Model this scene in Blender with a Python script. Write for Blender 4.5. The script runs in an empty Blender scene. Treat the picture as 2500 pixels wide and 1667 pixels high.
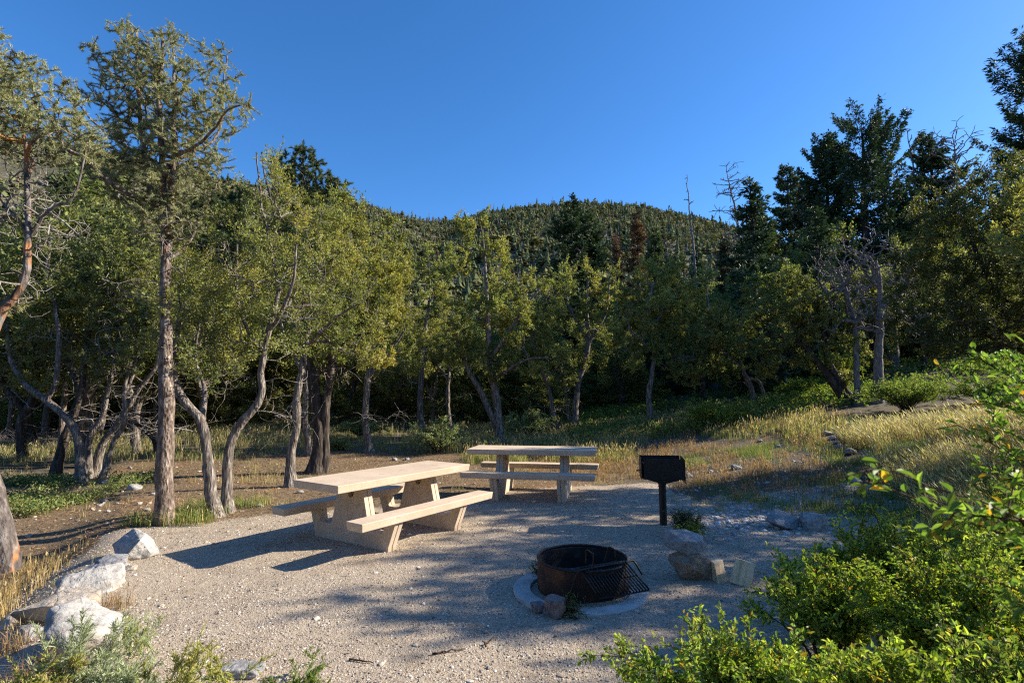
import bpy, math, random
import numpy as np
from math import radians, sin, cos, pi

# ------------------------------------------------------------------ camera, sky, sun
scn = bpy.context.scene
COL = bpy.data.collections.new('campsite'); scn.collection.children.link(COL)
F, PITCH, CAMH, ROLL = 1265.7, 0.1106, 1.6747, -0.0046
cd = bpy.data.cameras.new('camera'); cam = bpy.data.objects.new('camera', cd); COL.objects.link(cam)
cd.sensor_width = 36; cd.lens = F / 2500 * 36; cd.clip_start = 0.05; cd.clip_end = 4000
from mathutils import Euler, Matrix, Vector
cam.matrix_world = Matrix.Translation((0, 0, CAMH)) @ Matrix.Rotation(pi / 2 + PITCH, 4, 'X') @ Matrix.Rotation(ROLL, 4, 'Z')
cd.dof.use_dof = True; cd.dof.focus_distance = 7.0; cd.dof.aperture_fstop = 5.0
scn.camera = cam
SUN_EL, SUN_AZ = radians(29.5), radians(79.0)      # azimuth clockwise from the view direction (+y)
world = bpy.data.worlds.new('World'); scn.world = world; world.use_nodes = True
wn, wl = world.node_tree.nodes, world.node_tree.links
bg = wn['Background']
sky = wn.new('ShaderNodeTexSky'); sky.sky_type = 'NISHITA'; sky.sun_disc = False
sky.sun_elevation = SUN_EL; sky.sun_rotation = SUN_AZ
sky.altitude = 2200; sky.air_density = 1.0; sky.dust_density = 1.0; sky.ozone_density = 3.0
hs = wn.new('ShaderNodeHueSaturation'); hs.inputs['Saturation'].default_value = 1.25; hs.inputs['Hue'].default_value = .503
wl.new(sky.outputs[0], hs.inputs['Color']); wl.new(hs.outputs[0], bg.inputs[0]); bg.inputs[1].default_value = 0.12
sd = bpy.data.lights.new('sun', 'SUN'); sd.energy = 5.0; sd.angle = radians(0.53); sd.color = (1.0, 0.89, 0.73)
so = bpy.data.objects.new('sun', sd); COL.objects.link(so)
sdir = Vector((sin(SUN_AZ) * cos(SUN_EL), cos(SUN_AZ) * cos(SUN_EL), sin(SUN_EL)))
so.rotation_euler = sdir.to_track_quat('Z', 'Y').to_euler()
so.location = (30, 8, 40)
scn.view_settings.view_transform = 'Standard'; scn.view_settings.look = 'None'
scn.view_settings.exposure = 1.12; scn.view_settings.gamma = 1.0
scn.cycles.use_denoising = False; scn.cycles.filter_width = 1.2; scn.cycles.sample_clamp_indirect = 4.0
scn.cycles.max_bounces = 6; scn.cycles.diffuse_bounces = 3; scn.cycles.glossy_bounces = 2
scn.cycles.transmission_bounces = 3; scn.cycles.transparent_max_bounces = 4
scn.cycles.caustics_reflective = False; scn.cycles.caustics_refractive = False

# ------------------------------------------------------------------ numeric helpers
A = np.array
def nrm(v):
    return v / np.maximum(np.linalg.norm(v, axis=-1, keepdims=True), 1e-9)
def _hash(i, j, k, s):
    n = (i * 374761393 + j * 668265263 + k * 2147483647 + s * 974634777) & 0xFFFFFFFF
    n = ((n ^ (n >> 13)) * 1274126177) & 0xFFFFFFFF
    return ((n ^ (n >> 16)) & 0xFFFF) / 65535.0
def noise3(p, seed=0):
    p = np.asarray(p, float); i = np.floor(p).astype(np.int64); f = p - i; f = f * f * (3 - 2 * f)
    r = 0
    for a in (0, 1):
        for b in (0, 1):
            for c in (0, 1):
                w = (f[..., 0] if a else 1 - f[..., 0]) * (f[..., 1] if b else 1 - f[..., 1]) * (f[..., 2] if c else 1 - f[..., 2])
                r = r + w * _hash(i[..., 0] + a, i[..., 1] + b, i[..., 2] + c, seed)
    return r * 2 - 1
def fbm(p, oct=4, seed=0):
    p = np.asarray(p, float); r = 0; a = 1
    for o in range(oct):
        r = r + a * noise3(p * 2 ** o + 17.3 * o, seed + o); a *= .5
    return r / 2
def n2(x, y, sc, oct=3, seed=0):
    return fbm(np.stack([np.asarray(x) * sc, np.asarray(y) * sc, np.zeros_like(np.asarray(x, float)) + .37], -1), oct, seed)
def sstep(a, b, x):
    t = np.clip((x - a) / (b - a), 0, 1); return t * t * (3 - 2 * t)

# pixels of the 2352 x 1568 view of the photo -> rays
KV = 2500 / 2352
def ray(u, v):
    a, b = u * KV - 1250, v * KV - 833.5
    cr, sr = cos(ROLL), sin(ROLL)
    uu, vv = a * cr + b * sr, -a * sr + b * cr
    c, s = cos(PITCH), sin(PITCH)
    return A([uu, F * c + vv * s, F * s - vv * c])
def P(u, v, Y):
    d = ray(u, v); return d * (Y / d[1]) + A([0, 0, CAMH])

# ------------------------------------------------------------------ terrain
XB_Y = A([-8, 2.5, 3.8, 5, 6.5, 7.4, 8.5, 11, 14, 20, 40, 70.])
XB_X = A([1.6, 2.1, 3.0, 3.8, 4.2, 3.5, 2.8, 2.6, 2.4, 1.0, -4, -12.])
RL_Y = A([-8, 2.0, 3.3, 4.2, 5.2, 6.3, 7.2, 9, 12, 70.])
RL_X = A([-1.5, -2.2, -2.85, -3.45, -4.05, -4.6, -5.1, -6, -9, -30.])
def Hn(x, y):
    x = np.asarray(x, float); y = np.asarray(y, float)
    s = np.maximum(0, x - np.interp(y, XB_Y, XB_X) - .15)
    z = 0.145 * s * s / (s + .8)
    z = z + 0.045 * np.maximum(0, y - 11) * sstep(-30, 0, x + 8)
    dl = np.maximum(0, np.interp(y, RL_Y, RL_X) - x)
    z = z - sstep(0, 1.3, dl) * (.34 * (1 - sstep(6.3, 8.5, y)) + .10)
    z = z + n2(x, y, .22, 3, 5) * .16 * sstep(0, 4, np.maximum(s, np.maximum(dl, y - 10.5)))
    z = z + n2(x, y, 1.1, 3, 9) * .028
    return z
SK_U = A([-2400, -1200, -200, 0, 150, 300, 450, 560, 700, 800, 870, 925, 985, 1060, 1130, 1230, 1330, 1480, 1600, 1680, 1800, 2000, 2352, 2700, 3800])
SK_V = A([330, 300, 300, 315, 335, 360, 395, 425, 440, 462, 482, 500, 511, 508, 490, 473, 468, 477, 500, 525, 570, 615, 600, 560, 500])
RDG = lambda az: np.interp(az, [-60, -35, -20, -8, 10, 30, 50], [230, 240, 330, 520, 470, 560, 620])
_az = []; _el = []
for u_, v_ in zip(SK_U, SK_V):
    d_ = ray(u_, v_); _az.append(math.degrees(math.atan2(d_[0], d_[1]))); _el.append(d_[2] / math.hypot(d_[0], d_[1]))
_az = [-180] + _az + [180]; _el = [.15] + _el + [.15]
def Hm(x, y):
    r = np.hypot(x, y); az = np.degrees(np.arctan2(x, y))
    R = RDG(az); top = CAMH + np.interp(az, _az, _el) * R
    zn = Hn(x * np.minimum(1, 70 / r), y * np.minimum(1, 70 / r))
    t = (r - 70) / (R - 70)
    up = np.clip(t, 0, 1) ** 1.15
    g = n2(x, y, .012, 4, 31) * 14 * sstep(0, .3, t) * (1 - sstep(.6, 1, t)) + n2(x, y, .05, 3, 41) * 2.5 * sstep(0, .2, t)
    z = zn + (top - zn) * up + g
    z = np.where(t > 1, z - (r - R) * .25, z)
    return z
def H(x, y):
    r = np.hypot(x, y)
    w = sstep(60, 75, r)
    return Hn(x, y) * (1 - w) + np.where(r > 60, Hm(x, y), 0) * w
def PZ(u, v, z):
    d = ray(u, v); return d * ((z - CAMH) / d[2]) + A([0, 0, CAMH])
def G(u, v, maxd=90):
    d = ray(u, v); t0 = 1.0
    ts = np.geomspace(1.2, maxd, 900) / d[1]
    pts = d[None] * ts[:, None] + A([0, 0, CAMH])
    dz = pts[:, 2] - H(pts[:, 0], pts[:, 1])
    k = np.argmax(dz < 0)
    if dz[k] >= 0: k = len(ts) - 1
    p = pts[k]; p[2] = float(H(p[0], p[1])); return p

# ------------------------------------------------------------------ object helpers
class MB:
    def __init__(s): s.V = []; s.F = []; s.M = []; s.C = []; s.n = 0
    def add(s, V, Fs, mat=0, col=None):
        V = np.asarray(V, float).reshape(-1, 3); Fs = np.asarray(Fs, np.int64)
        if len(V) == 0 or len(Fs) == 0: return
        s.V.append(V); s.F.append(Fs + s.n); s.M.append(np.full(len(Fs), mat)); s.n += len(V)
        if col is None: col = np.ones((len(V), 3)) * .5
        col = np.asarray(col, float)
        if col.ndim == 1: col = np.tile(col, (len(V), 1))
        s.C.append(col)
    def poly(s, V, faces, mat=0, col=None):      # faces: list of index lists
        by = {}
        for f in faces: by.setdefault(len(f), []).append(f)
        V = np.asarray(V, float); first = True
        base = s.n
        if col is None: col = A([.5, .5, .5])
        s.V.append(V); s.C.append(np.tile(col, (len(V), 1)) if np.ndim(col) == 1 else col); s.n += len(V)
        for k, fs in by.items():
            s.F.append(A(fs) + base); s.M.append(np.full(len(fs), mat))
    def box(s, c, d, rz=0, mat=0, bev=0.0, M=None):
        x, y, z = A(d) / 2
        V = A([[a * x, b * y, e * z] for a in (-1, 1) for b in (-1, 1) for e in (-1, 1)])
        if rz:
            R = A([[cos(rz), -sin(rz), 0], [sin(rz), cos(rz), 0], [0, 0, 1]]); V = V @ R.T
        V = V + A(c)
        s.add(V, [[0, 1, 3, 2], [4, 6, 7, 5], [0, 4, 5, 1], [2, 3, 7, 6], [0, 2, 6, 4], [1, 5, 7, 3]], mat)
    def tube(s, pts, rad, n=8, mat=0, cap=True, col=None, squash=None):
        pts = np.asarray(pts, float); m = len(pts)
        rad = np.broadcast_to(np.asarray(rad, float), (m,))
        T = np.gradient(pts, axis=0); T = nrm(T)
        up = A([0.31, 0.17, 1.0]) if abs(T[0, 2]) < .8 else A([1.0, 0.2, 0.1])
        U = nrm(np.cross(T, up)); W = np.cross(T, U)
        a = np.arange(n) * 2 * pi / n
        V = pts[:, None] + rad[:, None, None] * (np.cos(a)[None, :, None] * U[:, None] + np.sin(a)[None, :, None] * W[:, None])
        i = np.arange(m - 1)[:, None] * n; j = np.arange(n)[None]; k = (j + 1) % n
        Q = np.stack([i + j, i + k, i + n + k, i + n + j], -1).reshape(-1, 4)
        V = V.reshape(-1, 3)
        s.add(V, Q, mat, col)
        if cap and n > 3:
            base = s.n - len(V)
            s.F.append(A([[base + q for q in range(n)][::-1]])); s.M.append(A([mat]))
            s.F.append(A([[base + (m - 1) * n + q for q in range(n)]])); s.M.append(A([mat]))
    def build(s, name, mats, parent=None, loc=None, smooth=False, colattr=False):
        V = np.concatenate(s.V); me = bpy.data.meshes.new(name)
        if loc is not None: V = V - A(loc)
        tot = np.concatenate([np.full(len(f), f.shape[1]) for f in s.F]); li = np.concatenate([f.ravel() for f in s.F])
        me.vertices.add(len(V)); me.vertices.foreach_set('co', V.ravel().astype(np.float32))
        me.loops.add(len(li)); me.loops.foreach_set('vertex_index', li.astype(np.int32))
        me.polygons.add(len(tot)); st = np.concatenate([[0], np.cumsum(tot)[:-1]])
        me.polygons.foreach_set('loop_start', st.astype(np.int32)); me.polygons.foreach_set('loop_total', tot.astype(np.int32))
        me.polygons.foreach_set('material_index', np.concatenate(s.M).astype(np.int32))
        me.polygons.foreach_set('use_smooth', np.full(len(tot), bool(smooth)))
        me.update(calc_edges=True)
        if colattr:
            a = me.attributes.new('Col', 'FLOAT_COLOR', 'POINT'); c = np.concatenate(s.C)
            a.data.foreach_set('color', np.concatenate([c, np.ones((len(c), 1))], 1).ravel().astype(np.float32))
        for m in (mats if isinstance(mats, (list, tuple)) else [mats]): me.materials.append(m)
        o = bpy.data.objects.new(name, me); COL.objects.link(o)
        if loc is not None: o.location = loc
        if parent: o.parent = parent
        return o
def tag(o, label=None, cat=None, group=None, kind=None):
    if label: o['label'] = label
    if cat: o['category'] = cat
    if group: o['group'] = group
    if kind: o['kind'] = kind
    return o
def thing(name, label, cat, loc=(0, 0, 0), rz=0, group=None):
    o = bpy.data.objects.new(name, None); COL.objects.link(o); o.location = loc; o.rotation_euler = (0, 0, rz)
    o.empty_display_size = .2
    return tag(o, label, cat, group)
def dup(root, loc, rz=0, sc=1, label=None, group=None):
    r = root.copy(); COL.objects.link(r); r.location = loc; r.rotation_euler = (0, 0, rz)
    r.scale = (sc, sc, sc) if np.isscalar(sc) else sc
    if label: r['label'] = label
    if group: r['group'] = group
    for ch in list(root.children):
        c = ch.copy(); COL.objects.link(c); c.parent = r
        for g in list(ch.children):
            d = g.copy(); COL.objects.link(d); d.parent = c
    return r
def bevel(o, w, seg=2):
    m = o.modifiers.new('bevel', 'BEVEL'); m.width = w; m.segments = seg; m.limit_method = 'ANGLE'; m.angle_limit = radians(35)
    for p in o.data.polygons: p.use_smooth = True
    m.harden_normals = True
    return o

# ------------------------------------------------------------------ materials
class NT:
    def __init__(s, name):
        s.m = bpy.data.materials.new(name); s.m.use_nodes = True
        s.n = s.m.node_tree.nodes; s.l = s.m.node_tree.links
        s.b = s.n['Principled BSDF']; s.out = s.n['Material Output']
    def N(s, t, **k):
        x = s.n.new(t)
        for a, b in k.items(): setattr(x, a, b)
        return x
    def L(s, a, b): s.l.new(a, b)
    def coord(s, kind='Object', sc=(1, 1, 1)):
        t = s.N('ShaderNodeTexCoord'); m = s.N('ShaderNodeMapping'); m.inputs['Scale'].default_value = sc
        s.L(t.outputs[kind], m.inputs[0]); return m.outputs[0]
    def geo(s, sc=(1, 1, 1)):
        t = s.N('ShaderNodeNewGeometry'); m = s.N('ShaderNodeMapping'); m.inputs['Scale'].default_value = sc
        s.L(t.outputs['Position'], m.inputs[0]); return m.outputs[0]
    def noise(s, vec, scale, detail=4, rough=.55, out='Fac'):
        t = s.N('ShaderNodeTexNoise'); t.inputs['Scale'].default_value = scale; t.inputs['Detail'].default_value = detail
        t.inputs['Roughness'].default_value = rough; s.L(vec, t.inputs['Vector']); return t.outputs[out]
    def vor(s, vec, scale, feature='F1', out='Distance', rnd=1):
        t = s.N('ShaderNodeTexVoronoi', feature=feature); t.inputs['Scale'].default_value = scale
        t.inputs['Randomness'].default_value = rnd; s.L(vec, t.inputs['Vector']); return t.outputs[out]
    def ramp(s, fac, stops, interp='LINEAR'):
        r = s.N('ShaderNodeValToRGB'); r.color_ramp.interpolation = interp
        e = r.color_ramp.elements
        while len(e) < len(stops): e.new(.5)
        for k, (p, c) in enumerate(stops):
            e[k].position = p; e[k].color = (*c, 1) if len(c) == 3 else c
        s.L(fac, r.inputs[0]); return r.outputs[0]
    def mix(s, fac, a, b, mode='MIX'):
        x = s.N('ShaderNodeMix', data_type='RGBA', blend_type=mode)
        for v, i in ((fac, 0), (a, 6), (b, 7)):
            if hasattr(v, 'is_linked'): s.L(v, x.inputs[i])
            elif i == 0: x.inputs[0].default_value = v
            else: x.inputs[i].default_value = (*v, 1)
        return x.outputs[2]
    def math(s, op, a, b=0.0, clamp=False):
        x = s.N('ShaderNodeMath', operation=op); x.use_clamp = clamp
        for v, i in ((a, 0), (b, 1)):
            if hasattr(v, 'is_linked'): s.L(v, x.inputs[i])
            else: x.inputs[i].default_value = v
        return x.outputs[0]
    def bump(s, h, strength=.5, dist=.01, prev=None):
        b = s.N('ShaderNodeBump'); b.inputs['Strength'].default_value = strength; b.inputs['Distance'].default_value = dist
        s.L(h, b.inputs['Height'])
        if prev: s.L(prev, b.inputs['Normal'])
        return b.outputs[0]
    def fin(s, col=None, rough=.8, nrm_=None, spec=.3, metal=0):
        if col is not None:
            if hasattr(col, 'is_linked'): s.L(col, s.b.inputs['Base Color'])
            else: s.b.inputs['Base Color'].default_value = (*col, 1)
        if hasattr(rough, 'is_linked'): s.L(rough, s.b.inputs['Roughness'])
        else: s.b.inputs['Roughness'].default_value = rough
        s.b.inputs['Specular IOR Level'].default_value = spec; s.b.inputs['Metallic'].default_value = metal
        if nrm_ is not None: s.L(nrm_, s.b.inputs['Normal'])
        return s.m
def leaf_mat(name, trans=.35, rough=.5, spec=.35, tint=(1.3, 1.35, .6)):
    t = NT(name); a = t.N('ShaderNodeAttribute', attribute_name='Col')
    t.fin(a.outputs['Color'], rough, None, spec)
    tr = t.N('ShaderNodeBsdfTranslucent'); c = t.mix(1.0, a.outputs['Color'], tint, 'MULTIPLY'); t.L(c, tr.inputs[0])
    ms = t.N('ShaderNodeMixShader'); ms.inputs[0].default_value = trans
    t.L(t.b.outputs[0], ms.inputs[1]); t.L(tr.outputs[0], ms.inputs[2]); t.L(ms.outputs[0], t.out.inputs[0])
    return t.m
M = {}
M['leaf'] = leaf_mat('broad_leaf', .40, .52, .28)
M['needle'] = leaf_mat('needle', .15, .6, .2, (1.1, 1.2, .7))
M['matte'] = leaf_mat('far_foliage', .06, .9, .05, (1.1, 1.2, .8))
M['grass'] = leaf_mat('grass_blade', .40, .5, .3, (1.2, 1.2, .8))
def bark_mat(name, c1, c2, c3, sc=14, vert=.22, orange=None, gain=1.0):
    t = NT(name); g = t.coord('Object', (1, 1, vert))
    v = t.noise(g, sc, 6, .65); w = t.vor(g, sc * 1.6, 'F1')
    col = t.ramp(v, [(.30, c1), (.52, c2), (.68, c3)])
    if orange is not None:
        n = t.noise(t.coord('Object', (1, 1, .5)), 3.1, 3, .6); f = t.ramp(n, [(orange[1], (0, 0, 0)), (orange[1] + .07, (1, 1, 1))])
        col = t.mix(f, col, orange[0])
    hgt = t.math('ADD', v, t.math('MULTIPLY', w, .6))
    return t.fin(col, .85, t.bump(hgt, .9, .03 * gain), .2)
M['bark_grey'] = bark_mat('grey_bark', (.028, .022, .018), (.17, .145, .125), (.44, .40, .35), 26, .18)
M['bark_dark'] = bark_mat('dark_bark', (.018, .014, .012), (.06, .048, .04), (.16, .13, .11), 13)
M['bark_pine'] = bark_mat('pine_bark', (.035, .022, .016), (.20, .155, .125), (.44, .37, .31), 20, .42, ((.36, .13, .04), .63), 1.4)
M['bark_orange'] = bark_mat('peeling_bark', (.08, .03, .012), (.42, .17, .06), (.60, .30, .12), 9, .35)
M['bark_mixed'] = bark_mat('patchy_bark', (.03, .022, .02), (.13, .11, .10), (.33, .30, .28), 13, .4, ((.42, .20, .085), .53), 1.6)
M['deadwood'] = bark_mat('dead_wood', (.08, .07, .065), (.19, .17, .16), (.33, .30, .28), 18, .3)
M['twig_grey'] = bark_mat('grey_twig', (.13, .115, .10), (.25, .225, .20), (.38, .35, .32), 20)
M['twig'] = bark_mat('shrub_twig', (.035, .02, .015), (.09, .055, .04), (.16, .11, .08), 30)

def rock_mat(name, c1, c2, c3, band=None, sc=3.0):
    t = NT(name); g = t.coord('Object'); n = t.noise(g, sc, 7, .62); f = t.noise(g, sc * 9, 4, .6)
    col = t.ramp(n, [(.30, c1), (.50, c2), (.66, c3)])
    cr = t.vor(t.mix(.12, g, t.noise(g, 4, 3, .6, 'Color')), sc * 1.3, 'DISTANCE_TO_EDGE')
    crk = t.ramp(cr, [(.0, (0, 0, 0)), (.018, (1, 1, 1))])
    col = t.mix(t.math('MULTIPLY', t.math('SUBTRACT', 1.0, crk), .35), col, A(c1) * .45)
    if band is not None:
        w = t.N('ShaderNodeTexWave'); w.inputs['Scale'].default_value = 2.2; w.inputs['Distortion'].default_value = 7; w.inputs['Detail'].default_value = 3
        t.L(g, w.inputs['Vector'])
        col = t.mix(t.math('MULTIPLY', w.outputs['Fac'], t.ramp(t.noise(g, 1.7, 2), [(.48, (0, 0, 0)), (.62, (.8, .8, .8))])), col, band)
    col = t.mix(.35, col, t.ramp(f, [(.35, A(c1) * .8), (.65, c3)]))
    h = t.math('ADD', n, t.math('MULTIPLY', f, .25)); h = t.math('ADD', h, t.math('MULTIPLY', crk, .06)); h = t.math('ADD', h, t.math('MULTIPLY', t.noise(g, sc * 28, 3, .7), .10))
    col = t.mix(t.ramp(t.noise(g, sc * 2.3, 6, .75), [(.54, (0, 0, 0)), (.62, (.5, .5, .5))]), col, A(c1) * .7)
    return t.fin(col, .9, t.bump(h, .8, .05), .2)
M['rock_white'] = rock_mat('white_rock', (.17, .165, .16), (.40, .39, .37), (.60, .585, .55), (.40, .30, .19))
M['rock_tan'] = rock_mat('tan_rock', (.20, .17, .14), (.42, .36, .29), (.60, .54, .46), (.40, .27, .14))
M['rock_grey'] = rock_mat('grey_rock', (.14, .14, .145), (.30, .30, .30), (.46, .45, .44))
M['rock_brown'] = rock_mat('brown_rock', (.12, .09, .065), (.33, .26, .19), (.50, .42, .33), (.30, .17, .08))
M['rock_dark'] = rock_mat('dark_rock', (.09, .065, .055), (.20, .15, .13), (.42, .37, .36), (.25, .12, .07))

# concrete of the tables: warm tan, stains that stay put, small pores
t = NT('tan_concrete'); g = t.coord('Object'); n = t.noise(g, 2.2, 6, .6); n2_ = t.noise(g, 38, 5, .7)
col = t.ramp(n, [(.30, (.46, .35, .245)), (.5, (.55, .435, .32)), (.7, (.61, .50, .38))])
col = t.mix(.22, col, t.ramp(n2_, [(.35, (.36, .28, .20)), (.6, (.66, .56, .43))]))
st = t.ramp(t.noise(g, 7.3, 5, .6), [(.60, (0, 0, 0)), (.70, (.55, .55, .55))])
col = t.mix(t.ramp(t.noise(g, 3.1, 6, .7), [(.50, (0, 0, 0)), (.68, (.4, .4, .4))]), col, (.40, .325, .25))
col = t.mix(st, col, (.30, .215, .15))
pores = t.ramp(t.vor(g, 75, 'F1'), [(.05, (1, 1, 1)), (.11, (0, 0, 0))]); pm = t.math('MULTIPLY', pores, t.ramp(t.noise(g, 21, 2), [(.52, (0, 0, 0)), (.6, (1, 1, 1))]))
col = t.mix(t.math('MULTIPLY', pm, .7), col, (.16, .11, .08))
M['concrete'] = t.fin(col, .82, t.bump(t.math('SUBTRACT', t.math('MULTIPLY', n2_, .5), pm), .35, .003), .25)
t = NT('grey_concrete'); g = t.coord('Object'); n = t.noise(g, 6, 6, .65)
col = t.ramp(n, [(.3, (.30, .29, .27)), (.55, (.45, .44, .41)), (.75, (.55, .54, .51))])
M['collar'] = t.fin(col, .9, t.bump(t.noise(g, 60, 4, .7), .5, .004), .2)
t = NT('rusty_steel'); g = t.coord('Object'); n = t.noise(g, 5, 6, .7); z = t.N('ShaderNodeSeparateXYZ'); t.L(t.coord('Object'), z.inputs[0])
col = t.ramp(n, [(.32, (.022, .015, .013)), (.52, (.055, .027, .018)), (.70, (.16, .062, .026))])
soot = t.ramp(t.math('ADD', t.math('MULTIPLY', z.outputs[0], .8), t.math('MULTIPLY', t.noise(g, 3, 4), .5)), [(.20, (0, 0, 0)), (.42, (1, 1, 1))])
col = t.mix(soot, col, (.022, .016, .014))
M['rust'] = t.fin(col, .75, t.bump(n, .4, .004), .4, .25)
t = NT('soot'); g = t.coord('Object'); n = t.noise(g, 9, 5, .7)
M['soot'] = t.fin(t.ramp(n, [(.35, (.010, .009, .009)), (.6, (.035, .030, .028)), (.75, (.09, .085, .08))]), .9, t.bump(n, .6, .01), .2)
t = NT('black_paint'); g = t.coord('Object'); n = t.noise(g, 12, 4, .6)
M['black'] = t.fin(t.ramp(n, [(.4, (.005, .005, .006)), (.7, (.014, .013, .013))]), t.ramp(n, [(.3, (.38, .38, .38)), (.7, (.6, .6, .6))]), t.bump(t.noise(g, 60, 3), .15, .002), .45)
t = NT('iron_rod'); g = t.coord('Object'); n = t.noise(g, 14, 5, .6)
M['iron'] = t.fin(t.ramp(n, [(.4, (.016, .014, .013)), (.62, (.05, .036, .028)), (.8, (.13, .085, .055))]), .55, t.bump(n, .3, .002), .5, .5)
t = NT('split_wood'); g = t.coord('Object', (1, 1, .12)); n = t.noise(g, 26, 5, .6)
M['wood'] = t.fin(t.ramp(n, [(.3, (.62, .42, .22)), (.55, (.88, .67, .42)), (.75, (.92, .78, .55))]), .75, t.bump(n, .5, .01), .25)
t = NT('ash_bed'); g = t.coord('Object'); n = t.noise(g, 25, 5, .7)
M['ash'] = t.fin(t.ramp(n, [(.35, (.03, .028, .027)), (.55, (.13, .125, .12)), (.7, (.33, .33, .33))]), .95, t.bump(n, .8, .02), .1)

# ground
t = NT('ground_cover'); p = t.geo(); att = t.N('ShaderNodeAttribute', attribute_name='Col'); sep = t.N('ShaderNodeSeparateColor'); t.L(att.outputs['Color'], sep.inputs[0])
v1 = t.vor(p, 85, 'F1', 'Color'); v1d = t.vor(p, 85); v2 = t.vor(p, 24, 'F1', 'Color'); v2d = t.vor(p, 24)
bw = t.N('ShaderNodeSeparateColor'); t.L(v1, bw.inputs[0]); bw2 = t.N('ShaderNodeSeparateColor'); t.L(v2, bw2.inputs[0])
big = t.noise(p, 1.1, 5, .6); fine = t.noise(p, 140, 3, .7); mid = t.noise(p, 7, 5, .65)
g1 = t.ramp(bw.outputs[0], [(.0, (.22, .18, .145)), (.3, (.33, .285, .235)), (.7, (.41, .365, .31)), (.93, (.50, .46, .41)), (1, (.64, .60, .55))])
g1 = t.mix(t.ramp(bw2.outputs[1], [(.72, (0, 0, 0)), (.8, (.55, .55, .55))]), g1, t.ramp(bw2.outputs[0], [(0, (.26, .22, .19)), (1, (.56, .52, .47))]))
g1 = t.mix(.42, g1, t.ramp(fine, [(.3, (.21, .175, .14)), (.7, (.49, .44, .38))]))
g1 = t.mix(t.ramp(big, [(.42, (0, 0, 0)), (.62, (.6, .6, .6))]), g1, t.mix(.5, g1, (.38, .32, .25)))
g1 = t.mix(1.0, g1, (1.03, .97, .865), 'MULTIPLY')
g1 = t.mix(t.ramp(t.noise(p, 2.3, 6, .7), [(.52, (0, 0, 0)), (.66, (.5, .5, .5))]), g1, (.20, .155, .11))
duff = t.ramp(t.noise(t.geo((1, 2.6, 1)), 55, 4, .75), [(.3, (.06, .043, .03)), (.48, (.18, .13, .08)), (.62, (.31, .23, .145)), (.78, (.46, .36, .24))])
duff = t.mix(t.ramp(mid, [(.45, (0, 0, 0)), (.65, (.6, .6, .6))]), duff, (.13, .085, .052))
soil = t.ramp(t.noise(p, 45, 5, .75), [(.3, (.045, .036, .026)), (.5, (.13, .105, .075)), (.66, (.22, .185, .135)), (.8, (.34, .29, .22))])
soil = t.mix(t.ramp(mid, [(.5, (0, 0, 0)), (.68, (.6, .6, .6))]), soil, (.10, .10, .045))
dn = t.math('ADD', t.math('MULTIPLY', t.math('SUBTRACT', t.noise(p, 3.2, 5, .7), .5), 1.1), 0.0)
fr = t.ramp(t.math('ADD', sep.outputs[0], dn), [(.42, (0, 0, 0)), (.58, (1, 1, 1))])
fg = t.ramp(t.math('ADD', sep.outputs[1], dn), [(.42, (0, 0, 0)), (.58, (1, 1, 1))])
col = t.mix(fg, soil, duff); col = t.mix(fr, col, g1)
peb = t.math('MULTIPLY', t.math('SUBTRACT', .6, v1d), t.math('GREATER_THAN', bw.outputs[1], .35))
hh = t.math('ADD', t.math('MULTIPLY', peb, .7), t.math('MULTIPLY', t.math('SUBTRACT', .6, v2d), t.math('MULTIPLY', bw2.outputs[1], .8)))
hh = t.math('ADD', hh, t.math('ADD', t.math('MULTIPLY', fine, .5), t.math('MULTIPLY', mid, 1.2)))
M['ground'] = t.fin(col, .95, t.bump(hh, .85, .010), .15)
t = NT('mountain_soil'); p = t.geo(); n = t.noise(p, .035, 7, .65); m = t.noise(p, .5, 5, .7)
col = t.ramp(n, [(.35, (.10, .095, .055)), (.5, (.17, .145, .10)), (.62, (.30, .265, .215)), (.75, (.42, .39, .34))])
col = t.mix(t.ramp(m, [(.42, (.8, .8, .8)), (.58, (0, 0, 0))]), col, (.075, .08, .04))
M['mount'] = t.fin(col, .95, t.bump(m, 1, 1.2), .1)

# ------------------------------------------------------------------ ground and mountain
az = np.concatenate([np.arange(-180, -70, 2.5), np.arange(-70, 70, .3), np.arange(70, 180, 2.5)]); na = len(az)
def polar(rr, fn, name, mat, mask, kind='structure'):
    nr = len(rr); RR, AZ = np.meshgrid(rr, np.radians(az), indexing='ij')
    X = RR * np.sin(AZ); Y = RR * np.cos(AZ); Z = fn(X, Y)
    V = np.stack([X, Y, Z], -1).reshape(-1, 3)
    i = np.arange(nr - 1)[:, None] * na; j = np.arange(na)[None]; k = (j + 1) % na
    Q = np.stack([i + j, i + k, i + na + k, i + na + j], -1).reshape(-1, 4)[:, ::-1]
    b = MB(); b.add(V, Q, 0, mask(X, Y).reshape(-1, 3) if mask else None)
    if rr[0] < 1:
        b.F.append(A([list(range(na))])); b.M.append(A([0]))
    o = b.build(name, mat, smooth=True, colattr=bool(mask)); tag(o, kind=kind); return o
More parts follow.
